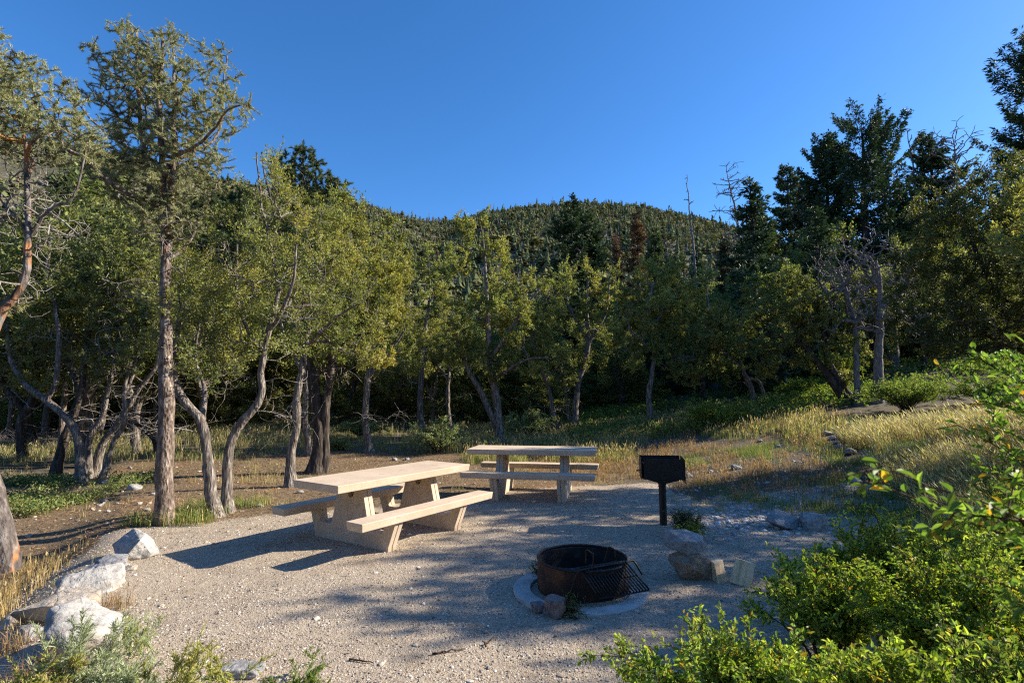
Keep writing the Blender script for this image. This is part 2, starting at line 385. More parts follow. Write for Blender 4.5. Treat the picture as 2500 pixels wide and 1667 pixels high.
def padmask(x, y):
    xb = np.interp(y, XB_Y, XB_X); rl = np.interp(y, RL_Y, RL_X)
    back = np.interp(x, [-9, -4.6, -3.5, -2.2, -1.0, 0, 2.5], [6.0, 7.25, 7.9, 8.3, 9.2, 9.9, 10.6])
    d = np.minimum(np.minimum(xb + .25 - x, x - rl + .35), (back - y) * .9)
    r = np.clip(.5 + d * 1.4, 0, 1)
    # a spill of gravel left of the rock row
    d3 = np.minimum(np.minimum(x - rl + 1.1, rl + .3 - x), 6.4 - y); r = np.maximum(r, np.clip(.42 + d3 * .5, 0, .62))
    r = np.maximum(r, np.clip(.5 + (2.1 - np.hypot(x - 4.2, (y - 7.6) * 1.6)) * .4, 0, .62) * (x > 2.2))
    g = np.clip(.5 + np.minimum(np.minimum((y - 6.2) * .8, 15.5 - y), np.minimum((2.0 - x) * .6, x + 9.5)) * .35, 0, 1)
    return np.stack([r, g, 0 * r], -1)
ROCKBUMP = lambda X, Y: Hn(X, Y)
rr1 = np.concatenate([np.geomspace(.4, 3, 40)[:-1], np.geomspace(3, 76, 330)])
polar(rr1, H, 'ground', M['ground'], padmask)
rr2 = np.geomspace(75.5, 900, 150)
mo = polar(rr2, lambda x, y: H(x, y) - .05 * (np.hypot(x, y) < 76.5), 'mountain', M['mount'], None)

# ------------------------------------------------------------------ trees
def smooth_path(pts, step=.14):
    pts = np.asarray(pts, float); Pn = len(pts)
    if Pn < 3:
        n = max(2, int(np.linalg.norm(pts[-1] - pts[0]) / step)); return pts[0] + (pts[-1] - pts[0]) * np.linspace(0, 1, n)[:, None]
    e = np.vstack([2 * pts[0] - pts[1], pts, 2 * pts[-1] - pts[-2]]); out = []
    for i in range(1, Pn):
        p0, p1, p2, p3 = e[i - 1], e[i], e[i + 1], e[i + 2]
        n = max(2, int(np.linalg.norm(p2 - p1) / step)); t = np.linspace(0, 1, n, endpoint=False)[:, None]
        out.append(.5 * ((2 * p1) + (-p0 + p2) * t + (2 * p0 - 5 * p1 + 4 * p2 - p3) * t ** 2 + (-p0 + 3 * p1 - 3 * p2 + p3) * t ** 3))
    return np.vstack(out + [pts[-1][None]])
class Skel:
    def __init__(s, rng, cap=60000):
        s.p = np.zeros((cap, 3)); s.par = np.full(cap, -1); s.r = np.zeros(cap); s.join = np.zeros(cap, bool); s.n = 0; s.rng = rng
    def add(s, pt, par, r=0, join=True):
        i = s.n; s.p[i] = pt; s.par[i] = par; s.r[i] = r; s.join[i] = join; s.n += 1; return i
    def stem(s, pts, r0, r1, par=-1, join_from=.3, wob=.0, pw=1.0):
        pts = smooth_path(pts); m = len(pts)
        w = s.rng.normal(0, wob, (m, 3)); w[0] = 0
        if m > 4: w = (w + np.roll(w, 1, 0) + np.roll(w, -1, 0)) / 2
        idx = []
        for k in range(m):
            if k == 0 and par >= 0: idx.append(par); continue
            f = k / (m - 1); rr = r0 + (r1 - r0) * f ** pw
            par = s.add(pts[k] + w[k], par if idx or par >= 0 else -1, rr, f >= join_from); idx.append(par)
        return idx
    def connect(s, tgt, lo=0, hi=None, up=.5, wob=.03, sag=0.0, step=.16, arch=.25, cand=None):
        hi = s.n if hi is None else hi
        c = np.arange(lo, hi) if cand is None else cand
        c = c[s.join[c]]
        if len(c) == 0: c = np.arange(lo, hi)
        d = tgt - s.p[c]; L = np.linalg.norm(d, axis=1)
        cost = L * (1 + up * np.clip(-d[:, 2] / np.maximum(L, 1e-3) + .25, 0, 2))
        j = c[np.argmin(cost)]; a = s.p[j].copy(); L = np.linalg.norm(tgt - a)
        n = max(2, int(L / step) + 1)
        pj = s.par[j]; T = nrm(a - s.p[pj]) if pj >= 0 else A([0, 0, 1.])
        mid = a + T * L * arch + (tgt - a) * .3
        t = np.linspace(0, 1, n + 1)[1:, None]
        q = (1 - t) ** 2 * a + 2 * t * (1 - t) * mid + t ** 2 * tgt
        q = q + s.rng.normal(0, wob, q.shape) * np.minimum(1, L) * (1 - .5 * t); q[:, 2] -= sag * (t[:, 0] ** 2) * L
        idx = [j]; par = j
        for x in q: par = s.add(x, par); idx.append(par)
        return idx
    def radii(s, tip=.004, ex=2.3, scale=1.0, rmax=1e9):
        acc = np.zeros(s.n); cnt = np.bincount(s.par[:s.n][s.par[:s.n] >= 0], minlength=s.n)
        acc[cnt == 0] = tip ** ex
        for i in range(s.n - 1, 0, -1):
            acc[i] = max(acc[i], tip ** ex)
            if s.par[i] >= 0: acc[s.par[i]] += acc[i]
        R = np.minimum(acc ** (1 / ex) * scale, rmax)
        forced = s.r[:s.n] > 0
        R = np.where(forced, s.r[:s.n], R)
        for i in range(s.n):                     # a branch is never thicker than what it grows from
            if s.par[i] >= 0 and not forced[i]: R[i] = min(R[i], R[s.par[i]] * .92)
        return R
    def mesh(s, mb, R, rmin=0.0, mat=0, flare=0.0, knob=.0, thin=.016):
        n = s.n; ch = [[] for _ in range(n)]
        for i in range(n):
            if s.par[i] >= 0: ch[s.par[i]].append(i)
        starts = [(i, -1) for i in range(n) if s.par[i] < 0]
        while starts:
            i, pr = starts.pop(); chain = [pr, i] if pr >= 0 else [i]; k = i
            while ch[k]:
                c = ch[k]; b = max(c, key=lambda q: (s.r[q] > 0, R[q]))
                for q in c:
                    if q != b: starts.append((q, k))
                chain.append(b); k = b
            if len(chain) < 2: continue
            r = R[chain].copy()
            if pr >= 0: r[0] = min(r[0], r[1] * 1.25)
            if max(r) < rmin: continue
            big = max(r); sides = 12 if big > .07 else 8 if big > .03 else 5 if big > .012 else 3
            pts = s.p[chain]
            if big > .03 and knob: r = r * (1 + knob * noise3(pts * 4.5, 3) + knob * .6 * noise3(pts * 13, 4))
            if pr < 0 and flare:
                h = pts[:, 2] - pts[0, 2]; r = r * (1 + flare * np.exp(-np.maximum(h - .06, 0) / .13))
            mb.tube(pts, r, sides, mat if big > thin else 1, cap=False)
def leaves(mb, rng, Pt, D, k, L, W, spread, cols, up=.3, align=1.0, mat=0, vary=.35, fold=.25):
    Pt = np.repeat(Pt, k, 0); D = np.repeat(D, k, 0); n = len(Pt)
    if n == 0: return
    d = nrm(D * align + rng.normal(0, .75, (n, 3)) + A([0, 0, up])); c = Pt + rng.normal(0, spread, (n, 3))
    s_ = nrm(np.cross(d, rng.normal(0, 1, (n, 3)))); nn = np.cross(d, s_)
    l = L * rng.uniform(1 - vary, 1 + vary, (n, 1)); w = W * rng.uniform(1 - vary, 1 + vary, (n, 1)) * .5
    V = np.stack([c, c + d * l * .5 + s_ * w + nn * w * fold, c + d * l, c + d * l * .5 - s_ * w + nn * w * fold], 1)
    pk = rng.integers(0, len(cols), n); base = A(cols)[pk] * rng.uniform(.7, 1.35, (n, 1))
    if n > 3000:
        f1 = noise3(c * 1.1 + 5, 13)[:, None]; f2 = noise3(c * 2.6 + 9, 17)[:, None]
        base = base * (1 + .28 * f1 + .22 * f2) * (1 + A([.12, 0, -.05]) * np.clip(f1 * 1.6, -1, 1))
    mb.add(V, np.arange(n * 4).reshape(n, 4), mat, np.repeat(base, 4, 0))
def needles(mb, rng, Pt, D, k, L, W, cols, cone=1.05, mat=0):
    Pt = np.repeat(Pt, k, 0); D = np.repeat(D, k, 0); n = len(Pt)
    if n == 0: return
    d = nrm(D + nrm(rng.normal(0, 1, (n, 3))) * cone * rng.uniform(.5, 1.3, (n, 1)))
    s_ = nrm(np.cross(d, rng.normal(0, 1, (n, 3)))); l = L * rng.uniform(.7, 1.2, (n, 1))
    c = Pt - D * rng.uniform(0, L * .9, (n, 1))
    V = np.stack([c - s_ * W * .5, c + s_ * W * .5, c + d * l], 1)
    base = A(cols)[rng.integers(0, len(cols), n)] * rng.uniform(.75, 1.3, (n, 1))
    mb.add(V, np.arange(n * 3).reshape(n, 3), mat, np.repeat(base, 3, 0))
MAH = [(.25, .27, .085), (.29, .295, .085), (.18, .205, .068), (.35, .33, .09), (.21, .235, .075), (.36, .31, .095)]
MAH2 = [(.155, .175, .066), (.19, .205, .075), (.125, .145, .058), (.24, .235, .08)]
MAH_SHADED = [(.085, .10, .03), (.11, .12, .035), (.065, .08, .025), (.15, .15, .04)]  # leaf greens darkened to paint in the shade of the backlit right-hand tree
PINE = [(.29, .305, .14), (.36, .36, .17), (.21, .23, .105), (.43, .42, .20)]
FIR = [(.048, .085, .044), (.065, .105, .05), (.04, .07, .038), (.085, .115, .052)]
FIR2 = [(.095, .13, .05), (.12, .155, .057), (.075, .11, .045), (.15, .175, .065)]
BROWN = [(.22, .11, .06), (.28, .145, .075), (.16, .085, .05), (.13, .09, .06)]
def fill_clumps(rng, ells, r, n):
    """ells: list of (centre, radii3, weight). returns n clump centres spread evenly inside"""
    out = []; w = A([e[2] for e in ells], float); w /= w.sum()
    tries = 0
    while len(out) < n and tries < n * 60:
        tries += 1; e = ells[rng.choice(len(ells), p=w)]
        q = rng.normal(0, 1, 3); q = q / np.linalg.norm(q) * rng.uniform(.25, 1) ** .45
        c = e[0] + q * e[1]
        if all(np.linalg.norm(c - o) > r * .9 for o in out): out.append(c)
    return out
def broadleaf(name, label, base, stems, ells, ncl=26, rcl=.37, tips=13, L=.05, W=.024, k=9, cols=MAH, barkm='bark_grey', seed=1, group=None,
              cat='tree', dead=.10, up=.35, npt=4, droop=.0, tip=.0035, sc=2.0, join_from=.45, spread=.036, low=None, lowdead=9):
    """stems: list of (points, r0, r1) in world coords; first point of the first is the base"""
    rng = np.random.default_rng(seed); S = Skel(rng)
    for si, st in enumerate(stems):
        pts, r0, r1 = A(st[0]), st[1], st[2]; par = -1
        if len(st) > 3 and st[3] is not None:
            d = np.linalg.norm(S.p[:S.n] - pts[0], axis=1); par = int(np.argmin(d))
        if si and par < 0:
            S.stem(np.vstack([S.p[0][None], pts]), r0, r1, 0, join_from, .010); continue
        S.stem(pts, r0, r1, par, join_from if par < 0 else .15, .010)
    for _ in range(lowdead):
        j = rng.integers(3, max(5, int(S.n * .55))); zz_ = S.p[j][2] - S.p[0][2]
        if zz_ < .7: continue
        a = rng.uniform(0, 2 * pi); l = rng.uniform(.35, .95); ids = S.connect(S.p[j] + A([cos(a), sin(a), rng.uniform(-.25, .35)]) * l, cand=A([j]), wob=.04, step=.12, arch=.15)
        for _k in range(5): S.join[ids[1:]] = True; S.connect(S.p[ids[-1]] + rng.normal(0, .24, 3), cand=A(ids[1:]), wob=.03, step=.1, arch=.2)
        S.join[ids[1:]] = False
    nst = S.n; cl = fill_clumps(rng, ells, rcl, int(ncl * 1.12))
    cl.sort(key=lambda c: np.min(np.linalg.norm(S.p[:nst] - c, axis=1)))
    LP, LD = [], []
    for c in cl:
        hi = S.n; ids = S.connect(c, 0, hi, up=.9, wob=.05, sag=droop, arch=.30)
        cand = A(ids[max(1, len(ids) // 3):]); isdead = rng.random() < dead
        ax = nrm(S.p[ids[-1]] - S.p[ids[max(0, len(ids) - 5)]] + A([0, 0, .25]))
        for _ in range(tips):
            q = nrm(rng.normal(0, 1, 3)) * rcl * rng.uniform(.35, 1.0) + ax * rcl * rng.uniform(-.2, 1.0)
            ii = S.connect(c + q + A([0, 0, .04]), cand=cand, up=.4, wob=.03, step=.11, arch=.22)
            cand = np.append(cand, ii[1:max(2, len(ii) * 2 // 3)])
            if not isdead:
                pp = S.p[ii]; dd = np.gradient(pp, axis=0); m = min(npt, len(ii) - 1)
                LP.append(pp[-m:]); LD.append(nrm(dd[-m:]))
                h_ = (pp[-m:] + pp[-m - 1:-1]) / 2; LP.append(h_); LD.append(nrm(dd[-m:]))
    R = S.radii(tip, 2.35, sc / 2); b = MB(); S.mesh(b, R, 0, 0, .75, .15)
    base = A(base); root = thing(name, label, cat, base, group=group)
    b.V = [v - base for v in b.V]
    b.build('trunk', [M[barkm], M['twig_grey'] if barkm != 'deadwood' else M['deadwood']], root, smooth=True)
    if LP:
        b = MB(); LPc = np.concatenate(LP) - base; LDc = np.concatenate(LD)
        kk = max(1, int(round(k * .72))); leaves(b, rng, LPc, LDc, kk, L * 1.12, W * 1.12, spread * .8, cols, up=up)
        b.build('crown', M['leaf'], root, colattr=True)
    return root
def pxe(lst, Y, dz=1.0):
    """crown ellipsoids seen at (u, v, half width, half height) px at distance Y"""
    out = []
    for e in lst:
        u, v, ru, rv = e[:4]; yy = Y + (e[4] if len(e) > 4 else 0); s = yy / 1190.8
        rx, rz = ru * s, rv * s; out.append((P(u, v, yy), A([rx, max(.45, min(rx, rz) * .9 if dz == 1.0 else rx * dz), rz]), rx * rz))
    return out
def pxp(lst, Y0, rng=None):
    """points of a stem; each (u, v[, dY])"""
    return [P(q[0], q[1], Y0 + (q[2] if len(q) > 2 else 0)) for q in lst]
def onbase(u, v):
    g = G(u, v); return g
def mtree(label, stems, ells, seed, name='mahogany_tree', group='mahogany trees round the clearing', Y=None, **kw):
    """stems: list of (px list, r0px, r1px, [parent]) with px widths; the first point stands on the ground"""
    g = G(*stems[0][0][0][:2]) if Y is None else P(stems[0][0][0][0], stems[0][0][0][1], Y)
    Y = g[1]; s = Y / 1190.8; st = []
    for q in stems:
        pts = pxp(q[0], Y)
        if len(q) <= 3 or q[3] is None:
            z = float(H(pts[0][0], pts[0][1])); pts[0][2] = min(pts[0][2], z) - .08
        st.append((pts, q[1] * s, q[2] * s, q[3] if len(q) > 3 else None))
    ells = list(ells) + [(e[0] + (12 if k % 2 else -14), e[1] + e[3] * .95, e[2] * .62, e[3] * .42) for k, e in enumerate(ells) if e[1] < 830]
    return broadleaf(name, label, g, st, pxe(ells, Y), seed=seed, group=group, **kw)

# near pinyon in front of the thicket
def pine(label, stems, ells, seed, Y, base, ncl, rcl, tips, k=16, L=.06, W=.007, barkm='bark_pine', cols=PINE, name='pine_tree', group=None, dead_ells=None,
         ndead=0, extra=None, cones=0, tuft=3, deadtips=10):
    rng = np.random.default_rng(seed); S = Skel(rng); s = Y / 1190.8
    for q in stems:
        pts = A(pxp(q[0], Y)); par = -1
        if len(q) > 3 and q[3]:
            par = int(np.argmin(np.linalg.norm(S.p[:S.n] - pts[0], axis=1)))
        else: pts[0][2] -= .1
        S.stem(pts, q[1] * s, q[2] * s, par, .25 if par < 0 else .1, .012)
    nst = S.n; cl = fill_clumps(rng, pxe(ells, Y), rcl, ncl) + [A(P(*q[0][-1][:2], Y + (q[0][-1][2] if len(q[0][-1]) > 2 else 0))) for q in stems]; cl.sort(key=lambda c: np.min(np.linalg.norm(S.p[:nst] - c, axis=1)))
    TP, TD, CP = [], [], []
    for c in cl:
        ids = S.connect(c, 0, S.n, up=1.3, wob=.03, arch=.10, sag=.06); cand = A(ids[max(1, len(ids) // 4):])
        ax = nrm(S.p[ids[-1]] - S.p[ids[0]])
        for _ in range(tips):
            q = nrm(rng.normal(0, 1, 3) + ax * .5 + A([0, 0, .25])) * rcl * rng.uniform(.3, 1.15)
            ii = S.connect(c + q, cand=cand, up=.3, wob=.015, step=.09, arch=.25); cand = np.append(cand, ii[1:max(2, len(ii) * 2 // 3)])
            pp = S.p[ii]; dd = nrm(np.gradient(pp, axis=0)); m = min(tuft, len(ii) - 1)
            for f in range(m):
                TP.append(pp[-1 - f]); TD.append(nrm(dd[-1] + A([0, 0, .25])))
                TP.append((pp[-1 - f] + pp[-2 - f]) / 2); TD.append(nrm(dd[-1] + A([0, 0, .25])))
            if cones and rng.random() < cones: CP.append(pp[-2])
    if ndead:
        for c in fill_clumps(rng, pxe(dead_ells, Y), rcl, ndead):
            ids = S.connect(c, 0, nst, up=.2, wob=.05, arch=.1, sag=.05); cand = A(ids[max(1, len(ids) // 4):])
            for _ in range(deadtips):
                q = nrm(rng.normal(0, 1, 3)) * rcl * rng.uniform(.5, 1.3)
                ii = S.connect(c + q, cand=cand, up=.1, wob=.05, step=.12, arch=.3); cand = np.append(cand, ii[1:])
    R = S.radii(.0035, 2.35, 1.0); b = MB(); S.mesh(b, R, 0, 0, .18, .07)
    base = A(base); root = thing(name, label, 'pine tree', base, group=group)
    b.V = [v - base for v in b.V]; b.build('trunk', [M[barkm], M['twig_grey']], root, smooth=True)
    b = MB(); needles(b, rng, A(TP) - base, A(TD), k, L, W, cols); b.build('crown', M['needle'], root, colattr=True)
    for c in CP[:40]:
        mb = MB(); r0 = .026
        for ring in range(5):
            zz = (ring - 2) * .012; rr = r0 * math.sqrt(max(.1, 1 - ((ring - 2) / 2.7) ** 2))
            for q in range(7):
                a = q * 2 * pi / 7 + ring * .45
                pcen = A([cos(a) * rr * .6, sin(a) * rr * .6, zz]); o_ = A([cos(a), sin(a), .3]) * rr * .75; sd_ = A([-sin(a), cos(a), 0]) * rr * .42
                mb.add(np.stack([pcen, pcen + o_ * .6 + sd_, pcen + o_, pcen + o_ * .6 - sd_]), [[0, 1, 2, 3]])
        mb.build('pine_cone', M['cone'], root, loc=None).location = Vector(c - base) - Vector((0, 0, .03))
    return root
M['cone'] = bark_mat('cone_scale', (.05, .022, .012), (.14, .062, .03), (.24, .12, .06), 30)

# firs: whorled branches carrying flat sprays of needles
def fir(name, label, h, prof, seed, loc=(0, 0, 0), cols=FIR, dens=1.0, lean=(0, 0), bare=.0, trunk_r=None, L=.22, W=.085, group=None, barkm='bark_dark',
        start=.08, droop=.25, upturn=.0, gap=.0, cat='fir tree', topsplit=0, step=.32, nb=5):
    """prof(t) -> branch length at relative height t"""
    rng = np.random.default_rng(seed); mb = MB(); lf = MB(); tr = trunk_r or h * .017
    zz = np.linspace(-.3, h, 26); ax = np.stack([lean[0] * (zz / h) ** 1.4 * h + .05 * np.sin(zz * .9 + seed), lean[1] * (zz / h) ** 1.4 * h, zz], -1)
    mb.tube(ax, tr * (1 - np.clip(zz / h, 0, 1)) ** .8 + .012, 8, 0, cap=False)
    at = lambda z: A([np.interp(z, zz, ax[:, q]) for q in range(3)])
    z = h * start; SP, SD = [], []
    while z < h * .985:
        t = z / h; Lb = prof(t)
        for q in range(nb if t < .9 else 4):
            a = rng.uniform(0, 2 * pi); l = Lb * rng.uniform(.55, 1.15)
            if rng.random() < gap: l *= .35
            if l < .12: l = .12
            n = max(3, int(l / .22)); s = np.linspace(0, 1, n + 1)
            o = at(z + rng.uniform(-.15, .15)); dr = A([cos(a), sin(a), 0]); sl = np.interp(t, [0, .6, 1], [-droop, -droop * .3, .55])
            pts = o + dr * (s * l)[:, None] + A([0, 0, 1]) * (l * (sl * s + (.22 + upturn) * s ** 2 * (.4 + t)))[:, None]
            pts += rng.normal(0, .02, pts.shape) * s[:, None]
            mb.tube(pts, np.interp(s, [0, 1], [max(.008, l * .013), .004]), 4 if l > 1 else 3, 0, cap=False)
            if rng.random() < bare: continue
            side = A([-sin(a), cos(a), 0])
            m = int(max(4, l * 13 * dens)); f = rng.uniform(.18, 1.02, m) ** .8
            wv = (1.05 - f) * l * .42 * rng.uniform(-1, 1, m)
            c = np.stack([np.interp(f, s, pts[:, q]) for q in range(3)], -1) + side * wv[:, None]
            c[:, 2] -= np.abs(wv) * .18 + rng.uniform(0, .05, m)
            SP.append(c); SD.append(nrm(dr * .8 + side * np.sign(wv)[:, None] * .75 + rng.normal(0, .2, (m, 3)) + A([0, 0, .05])))
        z += step * rng.uniform(.6, 1.4) * (1.15 - .5 * t)
    root = thing(name, label, cat, loc, group=group); mb.build('trunk', M[barkm], root, smooth=True)
    if SP:
        SPc, SDc = np.concatenate(SP), np.concatenate(SD)
        leaves(lf, rng, SPc, SDc, 4, L, W, .05, cols, up=.05, align=1.6, fold=.3)
        lf.build('crown', M['needle'], root, colattr=True)
    return root

# ------------------------------------------------------------------ picnic tables
def chamfer_slab(mb, L, W, T, zt, y0, taper=.012):
    """slab with top at zt, slightly narrower at the bottom"""
    a, b = L / 2, W / 2; c, d = a - taper, b - taper
    V = [[-a, y0 - b, zt], [a, y0 - b, zt], [a, y0 + b, zt], [-a, y0 + b, zt], [-c, y0 - d, zt - T], [c, y0 - d, zt - T], [c, y0 + d, zt - T], [-c, y0 + d, zt - T]]
    mb.add(V, [[0, 1, 2, 3], [7, 6, 5, 4], [0, 4, 5, 1], [1, 5, 6, 2], [2, 6, 7, 3], [3, 7, 4, 0]])
def support_outline(ins=0.0):
    q = [(.655, -.12), (.665, .05), (.775, .326), (.605, .326), (.575, .20), (.55, .178), (.375, .178), (.335, .215), (.205, .672)]
    pts = [(x, z) for x, z in q] + [(-x, z) for x, z in q[::-1]]
    c = A(pts); 
    if ins:
        p = np.roll(c, 1, 0); n = np.roll(c, -1, 0); d1 = nrm(c - p); d2 = nrm(n - c)
        nn = nrm(A([-(d1 + d2)[:, 1], (d1 + d2)[:, 0]]).T); c = c + nn * ins * (1)
    return c
def extrude_with_hole(mb, out, x0, x1, hc, hr, hn=20):
    """slab between x0 and x1 whose outline lies in y,z, with a round hole; triangulated by bridging"""
    import mathutils
    a = np.arange(hn) * 2 * pi / hn; hole = np.stack([hc[0] + hr * np.cos(a), hc[1] + hr * np.sin(a)], -1)
    polys = [[Vector((p[0], p[1], 0)) for p in out], [Vector((p[0], p[1], 0)) for p in hole]]
    tris = mathutils.geometry.tessellate_polygon(polys); al = np.vstack([out, hole]); n = len(al); no = len(out)
    V = np.vstack([np.column_stack([np.full(n, x0), al]), np.column_stack([np.full(n, x1), al])])
    fs = [list(t_) for t_ in tris] + [[q + n for q in t_][::-1] for t_ in tris]
    mb.add(V, fs)
    k = len(out); Q = [[i, (i + 1) % k, (i + 1) % k + n, i + n] for i in range(k)] + [[no + (i + 1) % hn, no + i, no + i + n, no + (i + 1) % hn + n] for i in range(hn)]
    mb.F.append(A(Q) + mb.n - len(V)); mb.M.append(np.zeros(len(Q), int))
def recalc(o):
    import bmesh
    bm = bmesh.new(); bm.from_mesh(o.data); bmesh.ops.remove_doubles(bm, verts=bm.verts, dist=1e-6); bmesh.ops.recalc_face_normals(bm, faces=bm.faces); bm.to_mesh(o.data); bm.free(); return o
def picnic_table(label, x, y, z, yaw):
    r = thing('picnic_table', label, 'picnic table', (x, y, z), yaw, 'concrete picnic tables')
    b = MB(); chamfer_slab(b, 2.24, .825, .090, .76, 0); bevel(recalc(b.build('table_top', M['concrete'], r)), .009)
    for sgn in (-1, 1):
        b = MB(); chamfer_slab(b, 2.243, .262, .090, .413, sgn * .688); bevel(recalc(b.build('bench', M['concrete'], r)), .010)
    for sx in (-.56, .56):
        b = MB(); o1 = support_outline()
        for x0, x1, o_ in ((sx - .062, sx - .005, o1), (sx + .005, sx + .062, o1)):
            extrude_with_hole(b, o_, x0, x1, (0, .585), .058)
        o2 = o1 * A([.985, .985])
        extrude_with_hole(b, o2, sx - .0045, sx + .0045, (0, .585), .063)
        s_ = bevel(recalc(b.build('support', M['concrete'], r)), .005, 2)
    # raised shield mark on the outer faces of the pylons
    for sx, sg in ((-.56, -1), (.56, 1)):
        b = MB(); xx = sx + sg * .0625
        o_ = A([(-.055, .44), (-.050, .462), (-.022, .462), (-.020, .485), (0.0, .492), (.03, .488), (.052, .47), (.058, .44), (.05, .36), (.03, .30), (0, .27), (-.03, .30), (-.05, .36), (-.055, .44)])
        b.tube(smooth_path(np.column_stack([np.full(len(o_), xx), o_]), .012), .0065, 6, 0)
        for k, zc in enumerate((.425, .400, .375, .352)):
            yy = np.linspace(-.012 + .004 * k, .040 - .003 * k, 5)
            b.tube(np.column_stack([np.full(5, xx), yy, zc + .006 * np.sin((yy) * 60)]), .0045, 5, 0)
        b.build('shield_mark', M['concrete'], r, smooth=True)
    return r
picnic_table('sunlit tan concrete picnic table nearer the camera, set at an angle with both supports showing', -1.5768, 6.8344, 0, .9702)
picnic_table('half shaded tan concrete picnic table seen broadside at the back of the gravel pad', .3703, 9.4247, .0482, -.1976)

# ------------------------------------------------------------------ fire ring
RX, RY, RR, RH = .625, 4.87, .405, .249
r = thing('fire_ring', 'rusty steel campfire ring with a black grate tipped over its side', 'fire ring', (RX, RY, 0))
b = MB(); n = 64; a = np.arange(n) * 2 * pi / n
def ringshell(mb, r0, r1, z0, z1, n=64, a0=0, a1=2 * pi, closed=True):
    a = np.linspace(a0, a1, n, endpoint=not closed)
    rings = [(r1, z0), (r1, z1), (r0, z1), (r0, z0)]
    V = np.concatenate([np.stack([q * np.cos(a), q * np.sin(a), np.full(n, z)], -1) for q, z in rings]); m = n if closed else n - 1
    Q = []
    for k in range(4):
        i = np.arange(m); j = (i + 1) % n
        Q.append(np.stack([k * n + i, k * n + j, ((k + 1) % 4) * n + j, ((k + 1) % 4) * n + i], -1))
    mb.add(V, np.concatenate(Q))
    if not closed: mb.F.append(A([[0, n, 2 * n, 3 * n], [4 * n - 1, 3 * n - 1, 2 * n - 1, n - 1]]) + mb.n - 4 * n); mb.M.append(A([0, 0]))
ringshell(b, RR - .006, RR, -.05, RH); w = b.build('ring_wall', M['rust'], r); recalc(w)
for p_ in w.data.polygons: p_.use_smooth = True
w.data.set_sharp_from_angle(angle=radians(40))
b = MB(); ringshell(b, RR - .032, RR - .008, -.04, RH - .012); recalc(b.build('inner_lining', M['soot'], r, smooth=False))
b = MB(); aa = np.linspace(0, 2 * pi, 73); b.tube(np.stack([(RR - .004) * np.cos(aa), (RR - .004) * np.sin(aa), np.full(73, RH + .004)], -1), .0105, 8, 0, cap=False); b.build('rolled_rim', M['iron'], r, smooth=True)
# ash bed: a lumpy disc
b = MB(); rr_ = np.linspace(0, RR - .034, 14); a = np.arange(48) * 2 * pi / 48
X = rr_[:, None] * np.cos(a); Y = rr_[:, None] * np.sin(a); Z = .055 + fbm(np.stack([X * 9, Y * 9, 0 * X], -1), 4, 3) * .05
i = np.arange(13)[:, None] * 48; j = np.arange(48)[None]; k = (j + 1) % 48
b.add(np.stack([X, Y, Z], -1).reshape(-1, 3), np.stack([i + j, i + k, i + 48 + k, i + 48 + j], -1).reshape(-1, 4)); ab = b.build('ash_bed', M['ash'], r, smooth=True)
rg = np.random.default_rng(4)
# tipped grate: frame corners from the photo at chosen depths, kept as a true plane
def z2v(x, y): return ((1230 + x * .17007) / KV, (1300 + y * .17007) / KV)
o_ = A([RX, RY, 0])
TL = PZ(*z2v(1075, 500), .287) - o_; TR = PZ(*z2v(1740, 405), .287) - o_; BL = PZ(*z2v(1365, 940), .095) - o_
BR = TR + (BL - TL) + (TR - TL) * .07
gr = MB(); NBAR = 17
for q in range(NBAR):
    f = q / (NBAR - 1); gr.tube([TL + (TR - TL) * f, BL + (BR - BL) * f], .0062 if q not in (0, NBAR - 1) else .0075, 7)
nz = nrm(np.cross(TR - TL, BL - TL)); nz = nz if nz[2] > 0 else -nz
gr.tube([TL - nz * .009, TR - nz * .009], .010, 8); gr.tube([BL - nz * .009, BR - nz * .009], .0075, 8)
gr.tube([TL + (BL - TL) * .5 - nz * .011, TR + (BR - TR) * .5 - nz * .011], .0065, 8)
g_ = gr.build('grate', M['black'], r, smooth=True)
# pivot frame: from ring foot up, over the rim, along the grate, and bent down at the far end
FR = [((745, 998), .012), ((900, 992), .012), ((930, 950), .04), ((965, 860), .10), ((1035, 620), .235), ((1085, 545), .272), ((1270, 505), .278), ((1640, 440), .278), ((1830, 402), .278), ((1885, 430), .262), ((1985, 600), .17)]
FR = [PZ(*z2v(*q), z_) - o_ for q, z_ in FR]
b = MB(); b.tube(smooth_path(FR, .02), .0085, 8); b.build('pivot_frame', M['iron'], r, smooth=True)
for (c0, c1, c2, c3) in (((1176, 455), (1180, 250), (1285, 320), (1280, 500)), ((1440, 420), (1492, 212), (1590, 255), (1607, 430))):
    b = MB(); yy = 4.50 if c0[0] < 1300 else 4.66
    pts = [P(*z2v(*c0), yy + .03) - o_, P(*z2v(c1[0], c1[1] + 40), yy + .03) - o_, P(*z2v(c1[0] + 14, c1[1] - 4), yy + .01) - o_, P(*z2v(c2[0] - 22, c2[1] - 28), yy) - o_, P(*z2v(*c2), yy) - o_, P(*z2v(*c3), yy) - o_]
    b.tube(smooth_path(pts, .012), .0070, 8); b.build('handle', M['iron'], r, smooth=True)
for f in (.30, .78):
    c = TL + (TR - TL) * f; b = MB(); b.box(c - nz * .02, (.05, .035, .03), .5); bevel(recalc(b.build('clamp', M['black'], r)), .004)
# concrete collar arc round the ring
b = MB(); ringshell(b, .435, .587, -.06, .026, 90, radians(132), radians(352), False)
cl = b.build('concrete_collar', M['collar']); cl.location = (.588, 4.779, 0); recalc(cl); bevel(cl, .008)
tag(cl, 'curved pale concrete collar half buried round the front of the fire ring', 'concrete curb')

